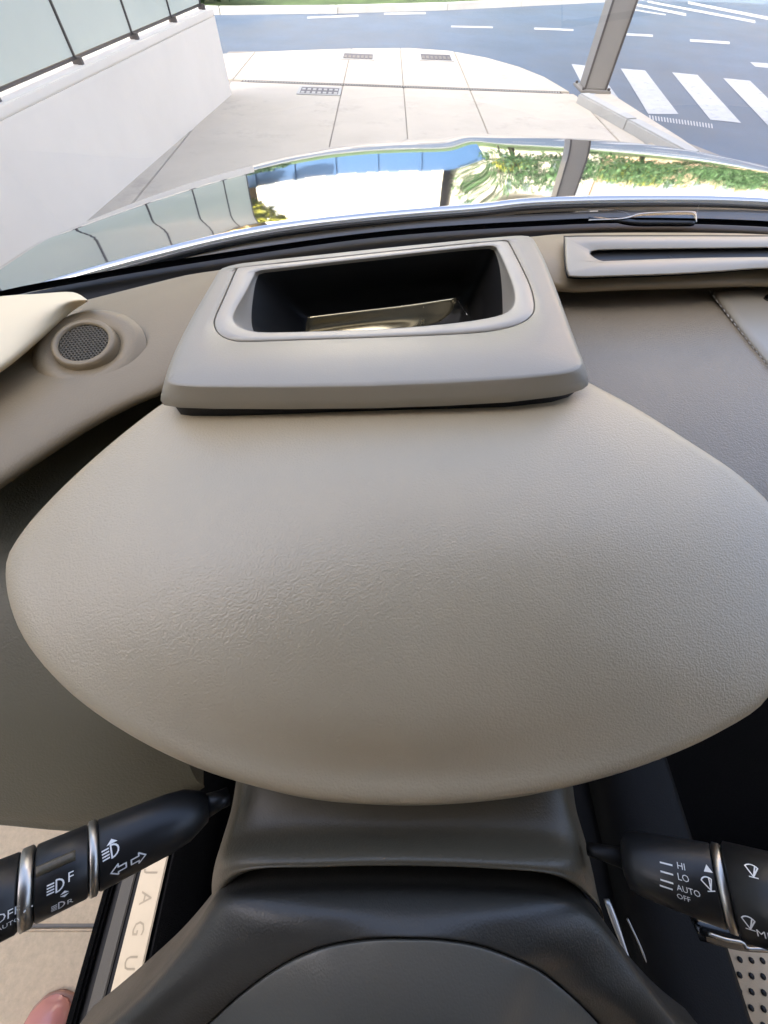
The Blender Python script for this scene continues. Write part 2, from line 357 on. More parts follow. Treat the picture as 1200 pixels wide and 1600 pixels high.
# verge beyond the road
vg = prism('verge', [(-120, 12.1), (-8, 12.1), (-3.3, 12.6), (-1, 13.3), (1.4, 14.3), (7, 17.3), (12, 20.7), (60, 46), (60, 60), (-120, 60)][::-1], -.12, -.02, M['soil'], None, .01); tag(vg, kind='structure')
vk = empty('far_kerb', (0, 13, -.1)); tag(vk, 'long pale kerb along the far side of the road', 'kerb')
FK = [(-30, 12.0), (-8, 12.0), (-3.3, 12.5), (-1, 13.2), (1.4, 14.2), (7, 17.2), (12, 20.6), (30, 29.6)]
for (ax, ay), (bx, by) in zip(FK[:-1], FK[1:]):
    a, b = np.array([ax, ay]), np.array([bx, by]); L = np.linalg.norm(b - a); d = (b - a) / L; n_ = np.array([-d[1], d[0]]); k = max(1, int(L / 1.6))
    for i in range(k):
        p = a + d * L * i / k + d * .008; q = a + d * L * (i + 1) / k - d * .008
        ch(prism('kerb_stone', [p, q, q + n_ * .14, p + n_ * .14], -.14, .0, M['kerb'], None, .012), vk)

# ---- boundary wall with frosted glass fence
WA = np.array([-1.774, 6.485]); WD = np.array([-2.121, 3.166]) - WA; WD /= np.linalg.norm(WD); WN = np.array([-WD[1], WD[0]])
if WN[0] > 0: WN = -WN
wl = empty('boundary_wall', (WA[0], WA[1], 0)); tag(wl, 'low white rendered wall with frosted green glass fence on top', 'wall')
def wbox(name, s0, s1, t0, t1, z0, z1, m, bev=.003):
    P = [WA + WD * s0 + WN * t0, WA + WD * s1 + WN * t0, WA + WD * s1 + WN * t1, WA + WD * s0 + WN * t1]
    return ch(prism(name, P, z0, z1, m, None, bev), wl)
wbox('wall_body', 0, 11, 0, .22, -.14, .575, M['wall'], .008)
wbox('wall_cap', -.001, 11, -.0015, .2215, .577, .618, M['wall'], .006)
wbox('bottom_rail', .14, 11, .065, .095, .640, .653, M['gunmetal'])
wbox('top_rail', .14, 11, .055, .105, 2.58, 2.62, M['gunmetal'])
s = .14; ms = [.14, .875, 1.655, 2.515]
while ms[-1] < 10.5: ms.append(ms[-1] + .9)
for k, s in enumerate(ms):
    wbox('mullion', s - .005, s + .005, .062, .098, 0.619, 2.578, M['gunmetal'])
    wbox('foot_clip', s - .018, s + .010, .03, .060, .600, .652, M['gunmetal'])
    if k + 1 < len(ms): wbox('glass_panel', s + .012, ms[k + 1] - .012, .072, .088, 0.657, 2.577, M['frost'])

# ---- square column
cp = at(926, 142, .02); col = empty('column', (cp[0], cp[1] + .06, .02)); tag(col, 'square grey steel column on the kerb beside the zebra crossing', 'column')
def cbox(n_, h, z0, z1, m, bev=.004, off=(0, 0)):
    return ch(box(n_, (col.location.x - h + off[0], col.location.y - h + off[1], z0), (col.location.x + h + off[0], col.location.y + h + off[1], z1), m, None, bev), col)
bpy.context.view_layer.update()
cbox('shaft', .13, .045, 5.2, M['column'], .006)
cbox('base_plate', .19, .021, .044, M['column'], .004)
for dx in (-1, 1):
    for dy in (-1, 1):
        q = cbox('anchor_bolt', .014, .044, .066, M['gunmetal'], .003, (dx * .16, dy * .16))
for dx in (-1, 1):
    ch(box('corner_trim', (col.location.x + dx * .131 - .012, col.location.y - .142, .045), (col.location.x + dx * .131 + .012, col.location.y - .131, 5.2), M['gunmetal'], None, .002), col)
ch(box('capital', (col.location.x - .3, col.location.y - .3, 5.2), (col.location.x + .3, col.location.y + .3, 5.5), M['column'], None, .01), col)

# ---- buildings across the road (met in the bonnet's reflection) and the block behind the car
def building(name, x0, x1, y0, depth, h, m_wall, floors, bays, label, roofm, balcony=False):
    b = empty(name, ((x0 + x1) / 2, y0, -.1)); tag(b, label, 'building')
    ch(box('wall', (x0, y0, -.1), (x1, y0 + depth, h), m_wall), b)
    ch(box('roof', (x0 - .3, y0 - .3, h + .002), (x1 + .3, y0 + depth + .3, h + .35), roofm), b)
    fh = h / floors; bw = (x1 - x0) / bays; proto = None
    for f in range(floors):
        for i in range(bays):
            cx = x0 + bw * (i + .5); z0 = f * fh + fh * .28
            if proto is None:
                proto = ch(box('window', (cx - bw * .2, y0 - .06, z0), (cx + bw * .2, y0 - .003, z0 + fh * .46), M['frame']), b); pp = ch(box('pane', (cx - bw * .17, y0 - .075, z0 + .08), (cx + bw * .17, y0 - .062, z0 + fh * .46 - .08), M['pane']), proto_empty(proto)); px0, pz0 = cx, z0
            else:
                o = proto.copy(); S.collection.objects.link(o); o.location.x += cx - px0; o.location.z += z0 - pz0
                p2 = pp.copy(); S.collection.objects.link(p2); p2.parent = o
        if balcony:
            ch(box('balcony', (x0 + .4, y0 - 1.0, f * fh - .1), (x1 - .4, y0 - .08, f * fh + .1), m_wall), b)
    return b
def proto_empty(o): return o
def ch_obj(o, p): o.parent = p; return o
_ch = ch
def ch(o, p):
    if p.type == 'EMPTY': return _ch(o, p)
    o.parent = p; o.matrix_parent_inverse = Matrix.Identity(4); return o
M['frame'] = mat('window_frame', (.55, .52, .46), .6, var=.05); M['pane'] = pane_mat('window_pane', (.12, .14, .16))
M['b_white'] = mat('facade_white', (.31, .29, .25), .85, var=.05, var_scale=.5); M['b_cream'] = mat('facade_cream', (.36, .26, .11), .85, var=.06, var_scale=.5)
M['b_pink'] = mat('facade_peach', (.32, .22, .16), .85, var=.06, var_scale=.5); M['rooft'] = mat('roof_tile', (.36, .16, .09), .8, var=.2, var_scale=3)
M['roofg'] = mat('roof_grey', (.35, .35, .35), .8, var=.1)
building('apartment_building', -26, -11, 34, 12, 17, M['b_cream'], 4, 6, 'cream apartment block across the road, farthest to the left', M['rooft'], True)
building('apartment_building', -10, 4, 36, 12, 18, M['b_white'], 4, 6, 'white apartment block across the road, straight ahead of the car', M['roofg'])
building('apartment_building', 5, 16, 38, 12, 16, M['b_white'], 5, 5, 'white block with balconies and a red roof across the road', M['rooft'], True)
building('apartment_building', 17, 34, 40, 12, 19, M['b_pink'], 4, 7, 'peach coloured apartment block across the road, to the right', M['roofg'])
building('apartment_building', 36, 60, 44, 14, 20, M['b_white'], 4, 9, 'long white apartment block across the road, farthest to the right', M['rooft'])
building('blocker', -16, 22, -23, 15, 19, M['b_white'], 3, 10, 'tall white showroom added unseen behind the car to shade the driveway', M['roofg'])  # unseen, added and sized to cast shade over drive and road
bw_ = empty('blue_wall', (-6, 21, 0)); tag(bw_, 'long low blue wall behind the grass across the road', 'wall')
for i in range(14):
    ch(box('panel', (-22 + i * 1.8, 21, -.02), (-22 + i * 1.8 + 1.78, 21.12, 2.0), M['bluewall'], None, .01), bw_)
    ch(box('post', (-22 + i * 1.8 - .06, 20.9, -.02), (-22 + i * 1.8 + .06, 20.995, 2.1), M['bluewall'], None, .01), bw_)

# ---- trees and hedge
def leaves(name, centers, nper, size, m, parent=None, seed=1):
    rng = np.random.default_rng(seed); V, Fc = [], []
    for (cx, cy, cz, r, sz) in centers:
        for k in range(nper):
            d = rng.normal(size=3); d /= np.linalg.norm(d); rr = r * rng.uniform(.55, 1.05) ** .6
            c = np.array([cx, cy, cz]) + d * rr * np.array([1, 1, sz]); a = rng.normal(size=3); a /= np.linalg.norm(a); b = np.cross(a, rng.normal(size=3)); b /= np.linalg.norm(b)
            s_ = size * rng.uniform(.6, 1.4); i = len(V)
            V += [c - a * s_, c + b * s_ * .5, c + a * s_, c - b * s_ * .5]; Fc.append((i, i + 1, i + 2, i + 3))
    return mesh_obj(name, V, Fc, m, parent, False)
def tree(x, y, h, r, m, label, seed):
    t = empty('street_tree', (x, y, -.02)); tag(t, label, 'tree', 'trees across the road'); rng = np.random.default_rng(seed)
    P = [(x, y, -.05), (x + .1, y, h * .3), (x - .1, y + .1, h * .55), (x, y, h * .8)]; Rr = [.16, .12, .08, .03]
    loops = [np.array([(p[0] + math.cos(a) * q, p[1] + math.sin(a) * q, p[2]) for a in np.linspace(0, 6.283, 8, endpoint=False)]) for p, q in zip(P, Rr)]
    tr = ch(rings('trunk', loops, M['bark'], None, True, True), t)
    for k in range(4):
        a = k * 1.6 + seed; e = np.array([x + math.cos(a) * r * .6, y + math.sin(a) * r * .6, h * (.55 + .08 * k)]); s0 = np.array([x, y, h * (.3 + .08 * k)])
        lp = [np.array([p + np.array([math.cos(b) * q, math.sin(b) * q, 0]) for b in np.linspace(0, 6.283, 6, endpoint=False)]) for p, q in ((s0, .05), ((s0 + e) / 2 + [0, 0, .1], .035), (e, .015))]
        ch(rings('limb', lp, M['bark'], None, True, True), t)
    C = [(x + rng.normal() * r * .45, y + rng.normal() * r * .45, h * .66 + rng.normal() * h * .13, r * rng.uniform(.35, .6), .8) for _ in range(11)]
    ch(leaves('crown', C, 300, .22, m, None, seed), t)
    return t
tree(-6.2, 19.0, 6.4, 1.7, M['leaf_yel'], 'yellow green street tree across the road, nearest to the white wall', 3)
tree(-17, 27, 6.0, 2.0, M['leaf_dark'], 'dark green tree across the road in front of the cream block', 4)
tree(5.5, 23, 4.6, 1.6, M['leaf_yel'], 'yellow green tree across the road just left of the column', 5)
tree(14, 28, 5.4, 2.0, M['leaf_yel'], 'yellow green tree across the road right of the column', 6)
tree(24, 33, 6.5, 2.4, M['leaf_dark'], 'dark green tree across the road on the far right', 8)
def hedge(name, pts, h, wd, m, label, seed, nper=60):
    hg = empty(name, (pts[0][0], pts[0][1], -.02)); tag(hg, label, 'hedge'); C = []
    for (ax, ay), (bx, by) in zip(pts[:-1], pts[1:]):
        L = math.hypot(bx - ax, by - ay); k = max(2, int(L / (wd * .7)))
        for i in range(k):
            rng = random.Random(seed + i); C.append((ax + (bx - ax) * i / k, ay + (by - ay) * i / k + rng.uniform(-.15, .15), h * .5 + rng.uniform(-.1, .15) * h, wd * rng.uniform(.55, .75), h / wd * .7))
    ch(leaves('foliage', C, nper, .115 if h > 2 else .07, m, None, seed), hg)
    stm = [np.array([(pts[0][0] + math.cos(a) * .04, pts[0][1] + math.sin(a) * .04, z) for a in np.linspace(0, 6.283, 6, endpoint=False)]) for z in (-.05, h * .5)]
    ch(rings('stem', stm, M['bark'], None, True, True), hg)
hedge('hedge', [(-20, 12.75), (-6, 12.7), (-2.6, 13.3)], .5, .7, M['leaf_dark'], 'low green planting on the verge at the top left', 11, 260)
hedge('hedge', [(4, 19), (12, 24), (34, 35.5)], 4.6, 2.4, M['leaf_dark'], 'tall dark green hedge across the road to the right', 12, 1500)

# ================================================================== CAR
car = empty('car', (.37, -.4, 0)); tag(car, 'silver car with grey leather dashboard, parked on the driveway, door open', 'car')
CARINV = Matrix.Translation((-.37, .4, 0))
def cp_(o, parent=None):                                     # part of the car, built in world space
    if parent is None: o.parent = car; o.matrix_parent_inverse = CARINV
    else: o.parent = parent; o.matrix_parent_inverse = Matrix.Identity(4)
    return o
# ---- bonnet
BC = .47
def bw_at(y): return float(np.interp(y, [.55, .80, 1.06, 1.39, 1.7, 2.2], [1.19, 1.13, 1.03, .91, .78, .55]))
def zbon(x, y):
    t = max(0, y - .80); zc = .992 - .066 * t - .074 * t * t
    u = x - BC; q = abs(u) / bw_at(y)
    z = zc - .022 * q ** 2 - .035 * q ** 6
    b = 1 / (1 + math.exp(-(x - (.235 + .03 * (y - 1))) / .022)) * 1 / (1 + math.exp((x - 1.05) / .05))
    return z + .014 * b * min(1, max(0, (y - .7) * 2))
rear_px = [(-120, 470), (0, 452), (100, 427), (250, 392), (400, 361), (600, 335), (800, 319), (1000, 312), (1200, 313), (1420, 330)]
rear = catmull([at(x, y, .985) for x, y in rear_px], 60)
V = []; xs = np.linspace(-.62, 1.56, 150); ys = np.linspace(0, 1, 80)
rear_s = rear[np.argsort(rear[:, 0])]
for s_ in ys:
    for x in xs:
        y0 = float(np.interp(x, rear_s[:, 0], rear_s[:, 1])); y = y0 + (2.35 - y0) * s_
        u = (x - BC) / 1.09; xx = BC + u * bw_at(y) * .985
        V.append((xx, y, zbon(xx, y)))
bon = cp_(fix_up(mesh_obj('bonnet', V, grid_faces(80, 150), M['paint']))); solid(bon, .02)
tag(bon, 'mirror like silver bonnet reflecting the street')
# wings and front below the bonnet
for s_ in (-1, 1):
    rows = []
    for y in np.linspace(.35, 2.2, 14):
        wd = bw_at(y); zz = zbon(BC + s_ * wd * .985, max(.55, y)) - .010
        rows.append([(BC + s_ * wd * .97, y, zz), (BC + s_ * (wd + .02), y, zz - .05), (BC + s_ * (wd + .03), y, .6), (BC + s_ * (wd + .0), y, .28)])
    cp_(patch('wing', rows, 14, 30, M['paint'], None, (s_, 0, 0), .01))
cp_(patch('front_bumper', [[(-.06, 2.25, .60), (.47, 2.36, .62), (1.0, 2.25, .60)], [(-.1, 2.3, .5), (.47, 2.42, .5), (1.04, 2.3, .5)], [(-.08, 2.25, .25), (.47, 2.36, .25), (1.02, 2.25, .25)]], 16, 10, M['paint'], None, (0, 1, 0), .01))
# ---- scuttle and windscreen
base_px = [(-140, 500), (-30, 472), (80, 447), (330, 405), (600, 368), (850, 351), (1000, 347), (1200, 353), (1420, 372)]
base = catmull([at(x, y, 1.0) for x, y in base_px], 60)
cp_(patch('scuttle', [[(p[0], p[1] - .01, .955) for p in rear[::3]], [tuple(p * np.array([1, 1, 0]) + [0, -.015, .972]) for p in rear[::3]], [tuple(p * .45 + q * .55 + [0, 0, -.028]) for p, q in zip(rear[::3], base[::3])], [(p[0], p[1] - .005, .975) for p in base[::3]], [(p[0], p[1] - .16, .955) for p in base[::3]]], 60, 14, M['scuttle'], None, (0, 0, 1)))
def wsc(s_, off=0):                                          # windscreen section: s from base to header
    out = []
    for p in base:
        u = (p[0] - .37); tx = .37 + u * .80; ty = p[1] * .55 - .21 - .12 * u * u
        q = np.array([p[0] + (tx - p[0]) * s_, p[1] + (ty - p[1]) * s_, 1.0 + .53 * s_ + .03 * math.sin(math.pi * s_)])
        out.append(q + np.array([0, -.6, -.8]) * off)
    return out
ws = cp_(patch('windscreen', [wsc(k) for k in np.linspace(0, 1, 6)], 60, 24, M['glass'], None, (0, 1, 1)))
fr_ = cp_(patch('glass_border', [wsc(k, .002) for k in (0, .010, .022)], 60, 6, M['frit'], None, (0, 1, 1)), ws)
tag(ws, 'clear windscreen glass with black border')
# seal strip below the glass, between screen and dashboard
cp_(patch('screen_seal', [[p + np.array([0, .004, -.004]) for p in base[::3]], [p + np.array([0, -.035, -.012]) for p in base[::3]], [p + np.array([0, -.10, -.05]) for p in base[::3]]], 60, 8, M['black'], None, (0, 0, 1)))
# wiper resting on the scuttle
wA, wB = at(988, 343, 1.008), at(1086, 340, 1.008)
cp_(patch('wiper_arm', [[at(x, y, 1.012) for x, y in ((920, 344), (975, 341), (1000, 334), (1040, 331.5), (1082, 331), (1088, 334))], [at(x, y, 1.008) for x, y in ((920, 347), (975, 347), (1000, 348), (1040, 348), (1082, 348), (1088, 347))]], 24, 4, M['gloss_black'], None, (0, 0, 1), .006))
cp_(patch('wiper_edge', [[at(x, y, 1.0135) for x, y in ((920, 343), (975, 340), (1000, 333), (1040, 330.5), (1082, 330), (1088, 333), (1089, 346))], [at(x, y, 1.0130) for x, y in ((920, 344.2), (975, 341.4), (1000, 334.4), (1040, 331.8), (1081, 331.3), (1086.5, 334), (1087.5, 346))]], 30, 3, M['chrome'], None, (0, 0, 1), .001))
# ---- cabin shell
hd = wsc(1.0)
cp_(patch('roof', [[p + np.array([0, -.02 - k * 1.9 / 5, .02 + .07 * math.sin(k / 5 * 2.2)]) for p in hd[::3]] for k in range(6)], 40, 24, M['headliner'], None, (0, 0, 1), .03))
cp_(box('rear_bulkhead', (-.45, -2.3, .3), (1.2, -2.2, 1.56), M['carpet']))
cp_(box('centre_pillar', (-.48, -1.12, 1.0), (-.38, -.98, 1.55), M['black'], None, .02))
cp_(box('rear_window', (-.45, -2.2, 1.0), (-.44, -1.12, 1.55), M['privacy']))
cp_(box('rear_window', (1.24, -2.2, 1.02), (1.25, -1.0, 1.55), M['privacy']))
cp_(box('side_window', (1.25, -1.0, 1.02), (1.256, .20, 1.55), M['glass']))
cp_(box('door', (1.22, -1.2, .3), (1.30, .55, 1.02), M['knee'], None, .02))
cp_(box('floor', (-.335, -2.2, .28), (1.22, .70, .31), M['carpet']))
cp_(box('firewall', (-.42, .66, .28), (1.22, .70, .90), M['carpet']))
cp_(box('hinge_post', (-.50, .16, .30), (-.37, .60, .98), M['black'], None, .02))
cp_(box('rear_door', (-.50, -2.2, .3), (-.40, -1.0, 1.0), M['knee'], None, .02))
# sill
sill = cp_(prism('sill', [(-.345, -1.4), (-.345, .2), (-.445, .2), (-.445, -1.4)][::-1], .26, .412, M['black'], None, .006))
cp_(box('sill_plate', (-.390, -.62, .4125), (-.350, -.125, .418), M['plate'], None, .0015), sill)
for ch_c, y_ in zip('JAGUAR', (-.178, -.211, -.246, -.284, -.320, -.356)):
    tv, tf = text_mesh(ch_c, .026)
    mx_ = (min(v[0] for v in tv) + max(v[0] for v in tv)) / 2
    cp_(mesh_obj('letter', [(-.379 + v[1], y_ - (v[0] - mx_), .4183) for v in tv], tf, M['emboss'], None, False), sill)
cp_(box('door_seal', (-.442, -1.3, .4125), (-.428, .15, .424), M['carpet'], None, .004), sill)
cp_(box('seal_lip', (-.418, -1.3, .4125), (-.398, .15, .4165), M['shroud'], None, .0015), sill)
cp_(patch('sill_carpet', [[(-.344, y, .41), (-.335, y, .405), (-.30, y, .36), (-.29, y, .312)] for y in (.1, -.5, -1.2)], 12, 8, M['carpet'], None, (1, 0, 1)), sill)

# ---- dashboard
dash = cp_(empty('dashboard', (0, 0, 0))); dash.matrix_parent_inverse = CARINV
tag(dash, 'grey leather dashboard with hooded instrument cowl')
def D(o): return cp_(o, dash)
near_px = [(-260, 900), (-120, 815), (0, 737), (60, 698), (130, 655), (200, 620), (252, 598), (300, 560), (345, 480), (400, 444), (500, 430), (600, 419), (740, 404), (820, 415), (880, 441), (1000, 439), (1120, 436), (1200, 434), (1400, 440)]
far_px = [(-260, 566), (-120, 536), (0, 505), (60, 489), (130, 471), (190, 456), (250, 441), (300, 430), (345, 427), (400, 424), (500, 414), (600, 403), (740, 387), (820, 376), (880, 368), (1000, 366), (1120, 367), (1200, 370), (1400, 382)]
ZP = 1.062
nearc = np.array([at(x, y, ZP) for x, y in near_px]); farc = np.array([at(x, y, ZP - .022) for x, y in far_px])
def lerp(a, b, t): return a + (b - a) * t
rows = [farc + [0, .004, -.04], farc, lerp(farc, nearc, .35) + [0, 0, .012], lerp(farc, nearc, .72) + [0, 0, .010], lerp(farc, nearc, .93) + [0, 0, .003], nearc + [0, 0, -.006], nearc + [0, .010, -.016], nearc + [0, .05, -.028]]
D(patch('upper_pad', rows, 120, 44, M['pad'], None, (0, 0, 1)))
# shelf below the pad
def below(x, y, z): return at(x, y, z)
left_rows = [[at(x, y, 1.015) for x, y in ((-260, 800), (-120, 740), (0, 680), (100, 640), (200, 590), (300, 545))],
             [at(x, y, 1.012) for x, y in ((-260, 860), (-120, 820), (0, 775), (100, 720), (200, 680), (300, 640))],
             [at(x, y, .995) for x, y in ((-260, 960), (-120, 940), (0, 920), (100, 890), (200, 860), (300, 830))],
             [at(x, y, .955) for x, y in ((-260, 1100), (-120, 1100), (0, 1100), (100, 1090), (180, 1080), (250, 1060))],
             [at(x, y, .905) for x, y in ((-260, 1230), (-120, 1240), (0, 1245), (130, 1250), (220, 1235), (300, 1205))],
             [at(x, y, .885) for x, y in ((-260, 1262), (-120, 1275), (0, 1281), (130, 1289), (240, 1272), (318, 1226))],
             [at(x, y, .870) for x, y in ((-260, 1260), (-120, 1272), (0, 1280), (130, 1288), (240, 1268), (318, 1222))],
             [at(x, y, .80) for x, y in ((-260, 1180), (-120, 1190), (0, 1200), (130, 1200), (240, 1190), (318, 1160))]]
lp_ = D(patch('knee_panel', left_rows, 50, 60, M['knee'], None, (0, -.3, 1)))
right_rows = [[at(x, y, 1.02) for x, y in ((820, 450), (900, 448), (1000, 445), (1100, 444), (1200, 443), (1420, 450))],
              [at(x, y, 1.030) for x, y in ((820, 480), (900, 478), (1000, 474), (1100, 470), (1200, 468), (1420, 475))],
              [at(x, y, 1.036) for x, y in ((820, 560), (920, 560), (1030, 560), (1140, 565), (1250, 570), (1450, 580))],
              [at(x, y, 1.030) for x, y in ((820, 680), (930, 690), (1040, 700), (1150, 705), (1270, 710), (1480, 720))],
              [at(x, y, 1.012) for x, y in ((820, 800), (930, 800), (1040, 810), (1150, 820), (1290, 830), (1500, 840))],
              [at(x, y, .93) for x, y in ((820, 900), (930, 900), (1040, 900), (1150, 900), (1300, 910), (1500, 930))],
              [at(x, y, .75) for x, y in ((820, 930), (930, 930), (1040, 930), (1150, 930), (1300, 940), (1500, 950))]]
D(patch('passenger_shelf', right_rows, 60, 50, M['dash'], None, (0, -.3, 1)))
# stitched seam on the shelf and the lighter panel beyond it
def on_shelf(x, y, lift=.0): return at(x, y, 1.035 + lift)
seam = [(1112, 452), (1122, 466), (1140, 490), (1165, 522), (1200, 566), (1260, 640)]
def tube(name, pts, r, m, n=8, num=60):
    P = catmull(pts, num); loops = []
    for i, p in enumerate(P):
        t = P[min(i + 1, num - 1)] - P[max(i - 1, 0)]; t /= np.linalg.norm(t); a = np.cross(t, [0, 0, 1.]); a /= np.linalg.norm(a); b = np.cross(a, t)
        loops.append(np.array([p + (a * math.cos(q) + b * math.sin(q)) * r for q in np.linspace(0, 6.283, n, endpoint=False)]))
    return rings(name, loops, m, None, True, True)
sh_rows = [[at(x, y, 1.0345) for x, y in ((1116, 455), (1200, 452), (1400, 455))], [at(x, y, 1.0375) for x, y in ((1124, 466), (1220, 464), (1420, 470))], [at(x, y, 1.0395) for x, y in ((1167, 522), (1290, 525), (1450, 530))], [at(x, y, 1.039) for x, y in ((1202, 566), (1320, 575), (1470, 580))], [at(x, y, 1.036) for x, y in ((1262, 640), (1350, 650), (1490, 660))]]
D(patch('shelf_panel', sh_rows, 20, 20, M['hud'], None, (0, 0, 1), .004))
for i in range(26):
    a, b = catmull(seam, 105)[i * 4: i * 4 + 3: 2]
    p, q = at(a[0] - 4, a[1] + 2, 1.0375), at(b[0] - 4, b[1] + 2, 1.0375)
    D(tube('stitch', [p, (p + q) / 2 + [0, 0, .0006], q], .0004, M['thread'], 6, 5))
D(lathe('sensor', at(1199, 470, 1.036), at(1199, 470, 1.036) + np.array([0, 0, .008]), [(0, .006), (.6, .006), (1, .004)], M['gloss_black'], None, 20))
# defroster vent on the pad
vz = ZP + .016
vo_ = [(884, 376), (890, 372), (950, 371), (1150, 371), (1400, 374), (1460, 400), (1440, 424), (1300, 421), (1200, 419), (1120, 424), (1050, 428), (960, 431), (900, 432), (887, 424)]
vh = [(921, 396), (926, 392), (960, 390), (1100, 388), (1300, 386), (1400, 390), (1410, 398), (1300, 401), (1100, 403), (960, 408), (938, 408), (925, 401)]
cen = (1160, 400)
def P3(loop, z): return np.array([at(x, y, z) for x, y in loop])
def lerp_poly(pts, n):
    pts = np.array(pts, float); q = np.vstack([pts, pts[:1]]); L = np.r_[0, np.cumsum(np.linalg.norm(np.diff(q, axis=0), axis=1))]; s = np.linspace(0, L[-1], n, endpoint=False)
    return np.stack([np.interp(s, L, q[:, k]) for k in range(2)], 1)
A_ = catmull(vo_, 200, True); B_ = catmull(vh, 200, True)
sc = lambda L_, f, c=cen: np.array(c) + (L_ - np.array(c)) * np.array(f)
vent = D(rings('vent_panel', [P3(sc(A_, (1.006, 1.05)), vz - .008), P3(sc(A_, (1.003, 1.02)), vz - .001), P3(A_, vz), P3(sc(A_, (.99, .93)), vz + .001), P3(sc(B_, (1.012, 1.14)), vz + .001), P3(B_, vz), P3(sc(B_, (.995, .93)), vz - .004), P3(sc(B_, (.99, .9)), vz - .006)], M['hud'], None, False, False, (0, 0, 1)))
fl = D(rings('vent_slot', [P3(sc(B_, (1.0, 1.0)), vz - .0045), P3(sc(B_, (.5, .5)), vz - .0046)], M['cavity'], None, False, True, (0, 0, 1)))
# groove round the vent panel
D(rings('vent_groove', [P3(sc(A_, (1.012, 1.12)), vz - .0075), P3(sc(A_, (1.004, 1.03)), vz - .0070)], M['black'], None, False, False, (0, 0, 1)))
# ---- tweeter on the pad, left
sc_c = at(133, 538, ZP + .012); tw = np.array(sc_c)
tn = Vector((.05, -.20, .97)).normalized()                    # faces the driver a little
rot = tn.to_track_quat('Z', 'Y').to_matrix()
def disc_loop(r, h, n=48): return np.array([tuple(Vector(tw) + rot @ Vector((math.cos(a) * r, math.sin(a) * r, h))) for a in np.linspace(0, 2 * math.pi, n, endpoint=False)])
RT = .0275
spk = D(rings('tweeter', [disc_loop(RT * 1.03, -.018), disc_loop(RT, .0), disc_loop(RT * .97, .003), disc_loop(RT * .90, .0042), disc_loop(RT * .80, .0035), disc_loop(RT * .78, .0015)], M['pad'], None, False, False, tuple(tn)))
D(rings('tweeter_dish', [disc_loop(RT * 1.8, -.0075), disc_loop(RT * 1.6, -.0030), disc_loop(RT * 1.38, -.0004), disc_loop(RT * 1.2, -.0014), disc_loop(RT * 1.03, -.004)], M['pad'], None, False, False, tuple(tn)))
D(rings('tweeter_back', [disc_loop(RT * .79, -.001), disc_loop(RT * .3, -.0012)], M['cavity'], None, False, True, tuple(tn)))
V, Fc = [], []; hs = .0030
for i in range(-14, 15):
    for j in range(-14, 15):
        hx, hy = hs * (i + .5 * (j % 2)), hs * .866 * j
        if math.hypot(hx, hy) > RT * .79: continue
        b0 = len(V)
        for r_, hh in ((hs * .5774, .0012), (hs * .40, .0014), (hs * .38, .0002)):
            for k in range(6):
                a = math.pi / 6 + k * math.pi / 3; V.append(tuple(Vector(tw) + rot @ Vector((hx + math.cos(a) * r_, hy + math.sin(a) * r_, hh))))
        for q in (0, 6):
            for k in range(6): Fc.append((b0 + q + k, b0 + q + (k + 1) % 6, b0 + q + 6 + (k + 1) % 6, b0 + q + 6 + k))
gr = D(mesh_obj('tweeter_grille', V, Fc, M['shroud'], None, False)); tag(gr, kind='stuff')

# ---- instrument cowl
CO = [(5, 880), (30, 832), (70, 785), (130, 727), (200, 668), (270, 618), (360, 570), (480, 535), (600, 522), (740, 530), (860, 566), (930, 602), (1000, 640), (1090, 697), (1160, 745), (1215, 800), (1240, 870), (1243, 950), (1232, 1030), (1198, 1100), (1130, 1145), (1050, 1182), (950, 1216), (830, 1244), (720, 1257), (620, 1260), (500, 1252), (400, 1231), (300, 1199), (200, 1150), (110, 1088), (45, 1018), (12, 950)]
cc = (615, 880); Lc = polar(CO, cc, 220)
def dzc(y):                                                   # the cowl falls away towards the driver
    t = min(1, max(0, (y - 640) / 620.)); return -.052 * t * t * (1.6 - .6 * t)
def cl(f, z):
    pts = np.array(cc) + (Lc - np.array(cc)) * f
    return np.array([at(x, y, z + dzc(y)) for x, y in pts])
dze = np.array([dzc(y) for x, y in Lc])
ct, ce = 1.104, 1.086
loops = []
for f in (.03, .2, .4, .6, .76): loops.append(cl(f, ce + (ct - ce) * (1 - f ** 2.6) + 0))
zb = ce + (ct - ce) * (1 - .86 ** 2.6)
E0 = cl(1.0, ce)                                              # outermost edge
cen3 = np.array(at(*cc, 1.08))
def inset(d, z):                                              # edge loop pulled inwards by d metres
    v = E0 - cen3; v[:, 2] = 0; L = np.linalg.norm(v, axis=1)[:, None]; q = E0 - v / L * d; q[:, 2] = z + dze; return q
loops += [inset(.018, ce + .0065), inset(.010, ce + .0048), inset(.005, ce + .0028), inset(.0018, ce + .0), inset(.0, ce - .0045), inset(.0008, ce - .010), inset(.004, ce - .015), inset(.02, ce - .019), inset(.06, ce - .022)]
cw = D(rings('instrument_cowl', loops, M['cowl'], None, True, False)); tag(cw, 'broad lens shaped grey leather cowl over the instruments')
D(rings('cowl_underside', [inset(.03, ce - .017), inset(.045, ce - .05), inset(.07, ce - .09)], M['black'], None, False, True))
